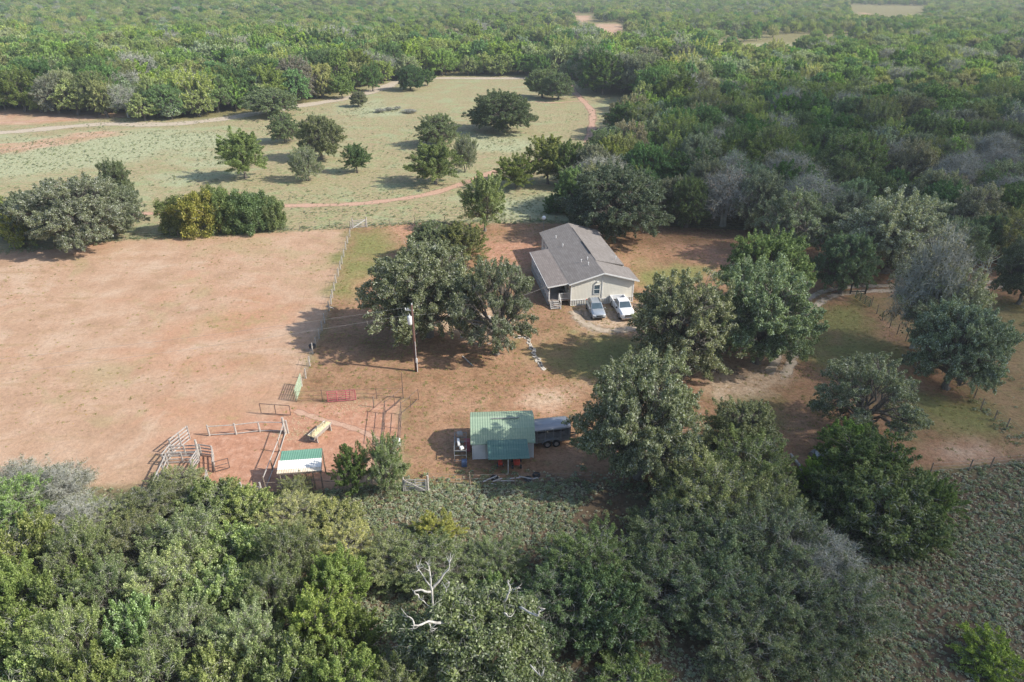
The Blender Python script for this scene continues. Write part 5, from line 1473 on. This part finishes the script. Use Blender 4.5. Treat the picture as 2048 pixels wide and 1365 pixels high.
gate("plank_fence", "grey plank wing at the lower left of the chute, running into the brush", (312, 985), (337, 932), 1.2, M_WOODPALE, 3, True, uprights=4)
gate("plank_fence", "left end plank panel of the chute", (330, 932), (346, 912), 1.3, M_WOODPALE, 4, True, uprights=2)
gate("plank_fence", "weathered plank end poking from the weeds right of the chute", (414, 985), (418, 962), 1.2, M_WOODGREY, 4, True, uprights=2)
gate("pipe_gate", "thin dark pipe gate swung open right of the crowding pen", (431, 946), (460, 938), 1.2, M_PIPE, 3, uprights=2)
mb = MB(); mb.tube([(0, 0, -.1), (.05, 0, 2.0)], [.13, .1], 8); o = obj("wooden_post", mb, M_WOODGREY); o.location = P(398, 915); tag(o, "thick tall post where chute and crowding pen meet", "post")
mb = MB(); mb.tube([(0, 0, -.1), (-.05, 0, 1.9)], [.15, .12], 8); mb.tube([(.25, .1, -.1), (.2, .1, 1.5)], [.1, .09], 8); o = obj("wooden_post", mb, M_WOODGREY); o.location = P(571, 868); tag(o, "thick double corner post of the rail corral left of the hay bunk", "post")
# driveway gate frame
A, B = P(1700, 588), P(1730, 588)
gf = thing("gate_frame", "black H-shaped timber frame beside the driveway entrance", "gate frame", tuple(A))
for v in (Vector(), B - A):
    mb = MB(); mb.box((v.x, v.y, .8), (.16, .16, 1.7)); obj("upright", mb, M_BLACK, gf)
mb = MB(); mb.bar((-.1, 0, 1.55), B - A + Vector((.1, 0, 1.55)), .12); mb.bar((0, 0, .35), B - A + Vector((0, 0, .35)), .1); obj("crossbar", mb, M_BLACK, gf)
gate("pipe_gate", "dark green pipe gate swung open below the black timber frame", (1710, 598), (1738, 616), 1.3, mat("dark_green_paint", (.06, .13, .1), (.1, .17, .13), 3, .5), 6, uprights=4)

# mineral feeder on the fence, hay bunk
q = P(626, 702)
fd = thing("mineral_feeder", "round black feeder barrel on the pasture fence in the oak's shadow", "feeder", tuple(q))
mb = MB(); mb.tube([(0, 0, .35), (0, 0, .4), (0, 0, .8), (0, 0, .85)], [.3, .38, .42, .36], 14); obj("tub", mb, M_BLACK, fd, True)
mb = MB()
for a in range(3): mb.tube([(.25 * math.cos(a * 2.1), .25 * math.sin(a * 2.1), 0), (.2 * math.cos(a * 2.1), .2 * math.sin(a * 2.1), .4)], .04, 6)
obj("stand", mb, M_PIPE, fd)
A, B = P(628, 884), P(655, 860)
hb = thing("hay_bunk", "boat-shaped wooden trough heaped with yellow hay in the corral", "trough", tuple((A + B) / 2), math.atan2((B - A).y, (B - A).x))
Lb = (B - A).length + .5
mb = MB()
prof = [(-.45, .85), (-.22, .3), (.22, .3), (.45, .85), (.39, .85), (.19, .36), (-.19, .36), (-.39, .85)]
mb.prism([(a, b) for a, b in prof], -Lb / 2, Lb / 2, 'x'); obj("trough", mb, M_WOODGREY, hb)
mb = MB(); vs = []; nn = 15; mm = 7; rh = random.Random(4)
for i in range(nn):
    x = -Lb / 2 - .03 + (Lb + .06) * i / (nn - 1)
    for j in range(mm):
        yv = -.42 + .84 * j / (mm - 1); e_ = 1 - abs(yv / .45) ** 2
        vs.append((x, yv, .78 + .22 * e_ * min(1, (nn - 1 - i) / 2 + .3, i / 2 + .3) + rh.uniform(-.05, .05)))
mb.add(vs, [(i * mm + j, i * mm + j + 1, (i + 1) * mm + j + 1, (i + 1) * mm + j) for i in range(nn - 1) for j in range(mm - 1)]); obj("hay", mb, M_HAY, hb)
for s_ in (-1, 1):
    mb = MB(); mb.prism([(-.5, .0), (.5, 0), (.42, .82), (-.42, .82)], s_ * (Lb / 2 - .25) - .04, s_ * (Lb / 2 - .25) + .04, 'x'); obj("end_board", mb, M_WOODGREY, hb)
hn = np.random.RandomState(9)
V = []; Q = []
for (px_, py_, n_, sg) in ((612, 866, 200, .9), (690, 815, 110, 1.0), (720, 812, 80, .9), (600, 840, 60, .6), (560, 870, 50, .6)):
    c_ = P(px_, py_)
    for _ in range(n_):
        x, y = hn.normal(0, sg * 1.3), hn.normal(0, sg * .8); a = hn.uniform(0, 3.14); l = hn.uniform(.06, .16); w = .015
        dx, dy = math.cos(a), math.sin(a); k_ = len(V)
        z = hn.uniform(.01, .06)
        V += [(c_.x + x - dx * l - dy * w, c_.y + y - dy * l + dx * w, z), (c_.x + x + dx * l - dy * w, c_.y + y + dy * l + dx * w, z + .02), (c_.x + x + dx * l + dy * w, c_.y + y + dy * l - dx * w, z + .02), (c_.x + x - dx * l + dy * w, c_.y + y - dy * l - dx * w, z)]
        Q.append((k_, k_ + 1, k_ + 2, k_ + 3))
o = bpy.data.objects.new("scattered_hay", np_mesh("scattered_hay", np.array(V), np.array(Q), [M_HAY])); link(o); tag(o, "loose yellow hay trampled over the corral floor", "hay", kind='stuff')

# ---------------------------------------------------------------- lean-to in the corral
A, B, C1, D1 = P(563, 903, 2.7), P(644, 897, 2.7), P(642, 941, 1.95), P(556, 947, 1.95)
ln = thing("lean_to_shed", "open lean-to whose sheet roof is half green, half chalky white", "shed", (D1.x, D1.y, 0))
o0 = Vector((D1.x, D1.y, 0))
def rel(v): return Vector(v) - o0
def mixq(s_): return rel(A.lerp(D1, s_)), rel(B.lerp(C1, s_))
for (s0, s1, m_, nm, dz) in ((0, .44, M_LEANGREEN, "green_sheets", .02), (.42, .84, M_LEANWHITE, "white_sheets", .0), (.82, 1.0, M_LEANRUST, "rusty_sheets", -.02)):
    a0, b0 = mixq(s0); a1, b1 = mixq(s1); up1 = Vector((0, 0, dz))
    ext = (b0 - a0).normalized() * (.12 if s0 > .3 else 0)
    mb = MB(); mb.slab([a0 - ext + up1, b0 + up1, b1 + up1, a1 - ext + up1], .04); obj(nm, mb, m_, ln)
mb = MB(); mb.bar(rel(D1) - Vector((.1, 0, .1)), rel(C1) - Vector((-.1, 0, .1)), .1, .14); mb.bar(rel(A) - Vector((0, 0, .1)), rel(B) - Vector((0, 0, .1)), .1, .14)
for s_ in (0, .33, .66, 1): mb.bar(rel(D1.lerp(C1, s_)) - Vector((0, 0, .1)), rel(A.lerp(B, s_)) - Vector((0, 0, .1)), .06, .1)
obj("rafters", mb, M_POST, ln)
for v in (D1.lerp(C1, .03), D1.lerp(C1, .35), D1.lerp(C1, .8), C1.lerp(D1, 0.02), A, B, A.lerp(B, .5)):
    mb = MB(); p_ = rel(v); mb.tube([(p_.x, p_.y, -.05), (p_.x, p_.y, p_.z - .12)], .06, 7); obj("post", mb, M_POST, ln)
mb = MB(); a_, b_ = rel(D1), rel(A); mb.add([(a_.x, a_.y + .05, .1), (b_.x, b_.y, .1), (b_.x, b_.y, 2.55), (a_.x, a_.y + .05, 1.8), (a_.x + .05, a_.y + .05, .1), (b_.x + .05, b_.y, .1), (b_.x + .05, b_.y, 2.55), (a_.x + .05, a_.y + .05, 1.8)], [(0, 1, 2, 3), (7, 6, 5, 4), (0, 4, 5, 1), (1, 5, 6, 2), (2, 6, 7, 3), (3, 7, 4, 0)]); obj("side_boards", mb, M_WOODGREY, ln)
mb = MB(); c_ = rel(C1); a_ = rel(D1.lerp(C1, .35)); mb.bar((a_.x, a_.y, 1.1), (c_.x, c_.y, 1.0), .06); obj("cross_rail", mb, M_POST, ln)

# ---------------------------------------------------------------- gambrel shed
A = P(946, 919); B = P(1066, 915)
dx_ = B - A; sa = math.atan2(dx_.y, dx_.x); SW_ = dx_.length; SD = 4.2
sh = thing("gambrel_shed", "pale metal shed with a light green barn-shaped roof beside the trailer", "shed", tuple(A), sa)
ze, zk, zr = 2.05, 2.85, 3.25
gp = [(0, 0), (0, ze), (.75, zk), (SD / 2, zr), (SD - .75, zk), (SD, ze), (SD, 0)]
mb = MB(); mb.prism([(a, b) for a, b in gp], 0, SW_, 'x'); obj("wall", mb, M_SHEDWALL, sh)
mb = MB(); E_ = .18
rp_ = [(-.22, ze - .22), (.7, zk + .06), (SD / 2, zr + .07), (SD - .7, zk + .06), (SD + .22, ze - .22)]
for (y0_, z0_), (y1_, z1_) in zip(rp_, rp_[1:]):
    if z1_ > z0_ : mb.slab([(-E_, y0_, z0_), (SW_ + E_, y0_, z0_), (SW_ + E_, y1_, z1_), (-E_, y1_, z1_)], .05)
    else: mb.slab([(-E_, y0_, z0_), (SW_ + E_, y0_, z0_), (SW_ + E_, y1_, z1_), (-E_, y1_, z1_)], .05)
rfs = obj("roof", mb, M_SHEDGREEN, sh)
mb = MB(); mb.tube([(1.8, SD / 2 - .35, zr + .06), (4.4, SD / 2 - .35, zr + .06)], .05, 8); obj("ridge_pipe", mb, M_WIRE, rfs)
mb = MB(); mb.box((.62, -.03, 1.0), (1.1, .05, 1.95)); obj("door", mb, M_TRIM, sh)
mb = MB()
for x in (0, SW_): mb.box((x, -.03, ze / 2), (.1, .08, ze))
obj("corner_trim", mb, M_TRIM, sh)
aw0, aw1 = 1.35, 5.0
mb = MB(); mb.slab([(aw0, -.14, 2.22), (aw1, -.14, 2.22), (aw1 + .12, -2.35, 1.72), (aw0 + .05, -2.35, 1.72)], .05); awn = obj("awning", mb, M_AWNGREEN, sh)
for x in ((aw0 + aw1) / 2,):
    mb = MB(); mb.box((x, -2.25, .85), (.1, .1, 1.66)); obj("awning_post", mb, M_WOODGREY, sh)
def sw(x, y, z=0):
    c, s_ = math.cos(sa), math.sin(sa); return (A.x + x * c - y * s_, A.y + x * s_ + y * c, z)
# machines under the awning and the junk rack
mw = thing("ride_on_mower", "red garden tractor half hidden under the green awning", "mower", sw(4.0, -1.05), sa)
mb = MB(); mb.box((0, .2, .55), (.6, 1.1, .35)); mb.box((0, -.35, .62), (.5, .55, .4), taper=.85); obj("body", mb, M_REDMACH, mw, bevel=.04)
mb = MB(); mb.box((0, .45, .8), (.45, .4, .12)); mb.box((0, .66, 1.0), (.42, .1, .4)); obj("seat", mb, M_BLACK, mw, bevel=.03)
for x in (-.38, .38): wheel(mw, x, .5, .27, .2); wheel(mw, x, -.5, .18, .14)
tl = thing("tiller", "small red machine beside the middle awning post", "machine", sw(2.5, -1.2), sa)
mb = MB(); mb.box((0, 0, .45), (.4, .5, .3)); mb.tube([(0, 0, .6), (0, 0, .75)], .12, 10); obj("engine", mb, M_REDMACH, tl, bevel=.03)
mb = MB(); mb.tube([(-.15, .2, .5), (-.2, .8, 1.0)], .025, 6); mb.tube([(.15, .2, .5), (.2, .8, 1.0)], .025, 6); obj("handles", mb, M_BLACK, tl)
for x in (-.25, .25): wheel(tl, x, 0, .18, .1)
jr = thing("junk_rack", "metal rack cluttered with scrap against the left end of the shed", "rack", sw(-1.15, 1.0), sa)
mb = MB()
for x in (-.55, .55):
    for y in (-1.4, 0, 1.4): mb.box((x, y, .7), (.05, .05, 1.4))
for z in (.2, .8, 1.35):
    for x in (-.55, .55): mb.bar((x, -1.4, z), (x, 1.4, z), .05)
    for y in (-1.4, 0, 1.4): mb.bar((-.55, y, z), (.55, y, z), .05)
obj("frame", mb, M_WIRE, jr)
def junk(nm, lab, cat, x, y, z, sz, m_, rz=0.0):
    q_ = sw(x, y, z); o = thing(nm, lab, cat, q_, sa + rz)
    mb = MB(); mb.box((0, 0, sz[2] / 2), sz); obj("body", mb, m_, o, bevel=.02)
    mb = MB(); mb.box((0, 0, sz[2] + .015), (sz[0] * .85, sz[1] * .85, .03)); obj("lid", mb, m_, o)
junk("white_box", "long white box on the scrap rack", "box", -1.3, .7, 1.4, (.22, 1.0, .2), M_TRIM, .1)
junk("red_bin", "red bin between scrap rack and shed wall", "bin", -.5, 1.5, 0, (.55, .6, 1.1), M_RED)
junk("grey_crate", "grey crate on the far end of the scrap rack", "crate", -1.2, 2.0, 1.4, (.5, .5, .25), M_WOODGREY, .3)
junk("white_crate", "small white crate at the near end of the scrap rack", "crate", -1.0, -.2, 1.4, (.35, .3, .2), M_TRIM, .5)
junk("blue_drum", "dark blue tool box beside the near end of the rack", "box", -.8, -.9, 0, (.5, .5, .6), mat("dark_blue_paint", (.04, .07, .14), (.07, .1, .18), 3, .5))
rj = random.Random(8)
for i in range(7):
    mb = MB(); L_ = rj.uniform(.9, 2.4); mb.bar((-L_ / 2, 0, 0), (L_ / 2, 0, 0), .12, .05); o = obj("loose_board", mb, M_WOODPALE if i % 2 else M_WOODGREY)
    o.location = sw(rj.uniform(1.0, 5.4), -3.1 - rj.uniform(0, .8), .06 + .055 * i); o.rotation_euler = (0, 0, rj.uniform(-.6, .6))
    tag(o, "weathered board in the scrap pile before the green awning", "board", "boards of the scrap pile before the awning")
for i in range(3):
    mb = MB(); n = 18; vs = []; fs = []
    for k_ in range(n):
        a = 2 * math.pi * k_ / n
        for j in range(8):
            b = 2 * math.pi * j / 8; vs.append(((.27 + .1 * math.cos(b)) * math.cos(a), (.27 + .1 * math.cos(b)) * math.sin(a), .1 + .1 * math.sin(b)))
    for k_ in range(n):
        for j in range(8): fs.append((k_ * 8 + j, k_ * 8 + (j + 1) % 8, ((k_ + 1) % n) * 8 + (j + 1) % 8, ((k_ + 1) % n) * 8 + j))
    mb.add(vs, fs); o = obj("old_tyre", mb, M_TYRE, None, True); o.location = sw([1.9, 4.9, 5.7][i], [-2.9, -3.2, -2.7][i], 0)
    tag(o, ["old black tyre left of the scrap boards", "old black tyre right of the scrap boards", "old black tyre closest to the shed's right corner"][i], "tyre")

# ---------------------------------------------------------------- livestock trailer
A2, B2 = P(1060, 898), P(1141, 889)
ta = math.atan2((B2 - A2).y, (B2 - A2).x)
TL = (B2 - A2).length; TW = 2.0
tr = thing("livestock_trailer", "silver slatted livestock trailer with two axles, nosed under the oak", "trailer", tuple(A2), ta)
sec = [(0, .55), (0, 1.9), (.1, 2.05), (.4, 2.17), (1.0, 2.22), (1.6, 2.17), (1.9, 2.05), (2.0, 1.9), (2.0, .55)]
mb = MB()
top = sec[1:-1]
n = len(top); vs = []
for x, sc_, in ((-.2, 1), (TL - .5, 1), (TL - .15, .94), (TL, .8)):
    for a, b in top: vs.append((x, 1 + (a - 1) * sc_, b if sc_ == 1 else 1.95 + (b - 1.95) * sc_))
vs2 = [(x, y, z - .04) for x, y, z in vs]
fs = [(i * n + j, i * n + j + 1, (i + 1) * n + j + 1, (i + 1) * n + j) for i in range(3) for j in range(n - 1)]
mb.add(vs, fs); mb.add(vs2, fs); obj("roof", mb, M_ALU, tr, True)
mb = MB()
for y in (0.02, 1.98):
    mb.box((TL / 2 - .1, y, .8), (TL, .04, .5))
    for z in (1.15, 1.3, 1.45, 1.6): mb.box((TL / 2 - .1, y, z), (TL, .035, .07))
    mb.box((TL / 2 - .1, y, 1.9), (TL, .04, .12))
mb.box((TL / 2 - .1, 1, .52), (TL, 1.9, .06))
obj("slatted_side", mb, M_ALUD, tr)
mb = MB()
for y in (-.02, 2.02):
    for k_ in range(6): mb.box((-.1 + (TL - .1) * k_ / 5, y, 1.22), (.07, .05, 1.45))
obj("upright", mb, M_ALU, tr)
mb = MB(); mb.prism([(.1, .55), (1.9, .55), (1.9, 1.95), (.1, 1.95)], TL - .14, TL, 'x'); obj("nose", mb, M_ALU, tr)
fxs = TL * .42
for s_, y in ((-1, -.08), (1, 2.08)):
    for k_ in (0, 1):
        xw = fxs + k_ * .86
        mb = MB(); mb.tube([(xw, y - .1, .36), (xw, y + .1, .36)], .36, 22); wh = obj("wheel", mb, M_TYRE, tr)
        mb = MB(); mb.tube([(xw, y + .08 * s_, .36), (xw, y + .12 * s_, .36)], [.22, .2], 16); obj("rim", mb, M_RIM, wh)
    mb = MB(); pts_ = [(fxs - .55, .58)] + [(fxs + .43 + .95 * math.cos(R(180 - t_ * 15)), .5 + .42 * math.sin(R(180 - t_ * 15))) for t_ in range(13)] + [(fxs + 1.4, .58)]
    for (xa, za), (xb, zb2) in zip(pts_[1:-1], pts_[2:-1]): mb.bar((xa, y, za), (xb, y, zb2), .3, .03)
    obj("fender", mb, M_ALU, tr)
mb = MB(); mb.bar((TL, .7, .5), (TL + 1.1, 1, .48), .08); mb.bar((TL, 1.3, .5), (TL + 1.1, 1, .48), .08); mb.tube([(TL + 1.0, 1, .05), (TL + 1.0, 1, .7)], .04, 8); obj("hitch", mb, M_BLACK, tr)

# ---------------------------------------------------------------- blue-roofed shelter behind the trees
A, B, C1, D1 = P(1262, 878, 2.6), P(1436, 868, 2.6), P(1430, 916, 2.1), P(1250, 930, 2.1)
bs = thing("blue_roof_shelter", "open shelter with a blue-grey sheet roof, half hidden by oaks", "shelter", (D1.x, D1.y, 0)); o0 = Vector((D1.x, D1.y, 0))
mb = MB(); mb.slab([rel(D1), rel(C1), rel(B), rel(A)], .05); obj("roof", mb, M_BLUE, bs)
for v in (A, B, C1, D1, C1.lerp(D1, .33), C1.lerp(D1, .66), A.lerp(B, .5)):
    mb = MB(); p_ = rel(v); mb.box((p_.x, p_.y + (.1 if v in (C1, D1) else -.1), (p_.z - .06) / 2), (.12, .12, p_.z - .06)); obj("post", mb, M_POST, bs)
mb = MB(); mb.add([rel((A.x, A.y - .15, .05)), rel((B.x, B.y - .15, .05)), rel((B.x, B.y - .15, 2.5)), rel((A.x, A.y - .15, 2.5)), rel((A.x, A.y - .2, .05)), rel((B.x, B.y - .2, .05)), rel((B.x, B.y - .2, 2.5)), rel((A.x, A.y - .2, 2.5))], [(0, 1, 2, 3), (7, 6, 5, 4), (0, 4, 5, 1), (1, 5, 6, 2), (2, 6, 7, 3), (3, 7, 4, 0)]); obj("back_wall", mb, M_WOODGREY, bs)

# ---------------------------------------------------------------- fallen board, junk heap, drum, stones
mb = MB(); a_, b_ = P(1580, 915), P(1606, 944); mb.tube([a_ + Vector((0, 0, .35)), a_.lerp(b_, .5) + Vector((0, 0, .25)), b_ + Vector((0, 0, .12))], [.13, .15, .17], 7); o = obj("fallen_log", mb, M_DEADWOOD); tag(o, "bleached fallen log lying beside the vivid green bush", "log")
mb = MB(); mb.bar(P(925, 714) + Vector((0, 0, .1)), P(946, 733) + Vector((0, 0, .06)), .1, .08); o = obj("fallen_branch", mb, M_DEADWOOD); tag(o, "pale fallen branch on the grass in front of the big oaks", "branch")
rs2 = random.Random(3)
for i in range(5):
    mb = MB(); mb.tube([(-.35, 0, .3), (.35, 0, .3)], .26, 12); mb.tube([(-.37, 0, .3), (-.3, 0, .3)], .28, 12)
    o = obj("scrap_drum", mb, M_CERAMIC if i % 2 else M_WIRE); q_ = P(1625 + 9 * i, 912 + 4 * (i % 3)); o.location = (q_.x, q_.y, 0); o.rotation_euler = (0, 0, rs2.uniform(0, 3))
    tag(o, "small pale drum in the junk heap behind the vivid green bush", "drum", "drums of the junk heap behind the vivid green bush")
q_ = P(795, 892)
dr = thing("water_drum", "white and black water drum at the foot of the wire alley", "drum", (q_.x, q_.y, 0))
mb = MB(); mb.tube([(0, 0, 0), (0, 0, .7)], .36, 16); obj("drum", mb, M_TRIM, dr, True)
mb = MB(); mb.tube([(-.35, .1, .45), (-.42, .1, .95), (-.3, .1, .98)], .15, 8); obj("opening", mb, M_BLACK, dr)
def stones(pxs, n, lab, grp, spread, sz, m_=M_STONE):
    pp = catmull([P(*a) for a in pxs], 10); L_ = len(pp)
    for i in range(n):
        v = pp[int(i / n * (L_ - 1))].lerp(pp[min(L_ - 1, int(i / n * (L_ - 1)) + 1)], i / n * (L_ - 1) % 1)
        s_ = sz * rs2.uniform(.7, 1.25)
        mb = MB(); k_ = 7; a0 = rs2.uniform(0, 1)
        ring_ = [(math.cos(a0 + 6.283 * j / k_) * s_ * rs2.uniform(.8, 1.1), math.sin(a0 + 6.283 * j / k_) * s_ * rs2.uniform(.6, .9)) for j in range(k_)]
        mb.add([(a, b, -.02) for a, b in ring_] + [(a * .93, b * .93, .06) for a, b in ring_], [tuple(range(k_, 2 * k_)), tuple(range(k_ - 1, -1, -1))] + [(j, (j + 1) % k_, (j + 1) % k_ + k_, j + k_) for j in range(k_)])
        o = obj("stepping_stone", mb, m_); o.location = (v.x + rs2.gauss(0, spread), v.y + rs2.gauss(0, spread), 0); o.rotation_euler = (0, 0, rs2.uniform(0, 6))
        tag(o, lab, "stone", grp)
stones([(1028, 676), (1052, 675), (1062, 695), (1074, 718), (1087, 741)], 34, "pale flat stepping stone of the garden path between the oaks", "stepping stones of the garden path", .08, .34)
stones([(925, 632), (960, 650), (985, 640), (940, 668), (970, 675)], 60, "pale rubble stone in the bare patch under the open oak", "rubble stones under the open oak", 1.1, .26)
for (x_, y_, w_) in ((760, 221, 16), (778, 218, 12), (820, 222, 20), (795, 216, 10)):
    treeC("brush_pile", x_, y_, w_ * 1.6, 1.1, 'grey', (1, .95, .95), "low grey brush pile in the upper meadow", cat="brush pile", group="grey brush piles in the upper meadow", parts=('stems', 'twigs'))

# ---------------------------------------------------------------- clouds: their real shadows dim the right side and a far band
def cloud(name, label, foot, h, thick, soft, amax, seed):
    sx_, sy_ = SUN_SHIFT(h)
    fp = [(a + sx_, b + sy_) for a, b in foot]
    xs_ = [a for a, b in fp]; ys_ = [b for a, b in fp]
    nxg, nyg = 90, 90
    X_, Y_ = np.meshgrid(np.linspace(min(xs_) - soft * 1.5, max(xs_) + soft * 1.5, nxg), np.linspace(min(ys_) - soft * 1.5, max(ys_) + soft * 1.5, nyg))
    xf, yf = X_.ravel(), Y_.ravel()
    sd_ = sdf(xf, yf, fp) + wob(xf, yf, .8 / soft, seed) * soft * .35
    den_ = 1 - smooth(-soft, soft, sd_)
    lump = .75 + .25 * wob(xf, yf, 2.2 / soft, seed + 1)
    zt = h + thick * den_ * lump; zb_ = h - thick * .2 * den_
    idx_ = np.arange(nxg * nyg).reshape(nyg, nxg)
    q_ = np.stack([idx_[:-1, :-1], idx_[:-1, 1:], idx_[1:, 1:], idx_[1:, :-1]], -1).reshape(-1, 4)
    V_ = np.concatenate([np.stack([xf, yf, zt], 1), np.stack([xf, yf, zb_], 1)])
    Q_ = np.concatenate([q_, q_[:, ::-1] + nxg * nyg])
    m, t, out = nodes_of(name + "_vapour")
    at_ = N(t, "ShaderNodeAttribute", attribute_name='vapour').outputs['Fac']
    df = N(t, "ShaderNodeBsdfTranslucent"); df.inputs[0].default_value = (.9, .9, .9, 1)
    tr_ = N(t, "ShaderNodeBsdfTransparent"); mx = N(t, "ShaderNodeMixShader")
    t.links.new(math_(t, 'MULTIPLY', at_, amax), mx.inputs[0]); t.links.new(tr_.outputs[0], mx.inputs[1]); t.links.new(df.outputs[0], mx.inputs[2]); t.links.new(mx.outputs[0], out.inputs[0])
    o = bpy.data.objects.new(name, np_mesh(name, V_, Q_, [m], {'vapour': ('FLOAT', 'POINT', np.concatenate([den_, den_]).astype(np.float32))}, smooth_=True)); link(o)
    tag(o, label, "cloud", kind='structure')
cloud("cloud", "soft white cloud high over the right side", px_poly([(1290, 225), (1700, 205), (3000, 230), (5000, 1500), (1250, 1900), (1230, 1150), (1400, 1010), (1560, 900), (1610, 760), (1630, 610), (1540, 510), (1380, 480), (1270, 420), (1215, 330)]), 420, 14, 13, .6, 4)
cloud("cloud_bank", "soft white cloud bank over the distant woods", [(-350, 1250), (500, 1150), (1100, 1050), (1500, 1300), (900, 1700), (-300, 1700)], 520, 25, 60, .2, 14)

# ---------------------------------------------------------------- haze
mb = MB(); mb.box((0, 1300, 48), (13000, 8600, 122)); 
m, t, out = nodes_of("thin_summer_haze")
pv = N(t, "ShaderNodeVolumePrincipled"); pv.inputs['Density'].default_value = .00024; pv.inputs['Color'].default_value = (.82, .9, 1.0, 1); pv.inputs['Anisotropy'].default_value = .2
t.links.new(pv.outputs[0], out.inputs['Volume'])
hz = obj("haze", mb, m); tag(hz, "thin summer haze over the whole landscape", "haze", kind='stuff')
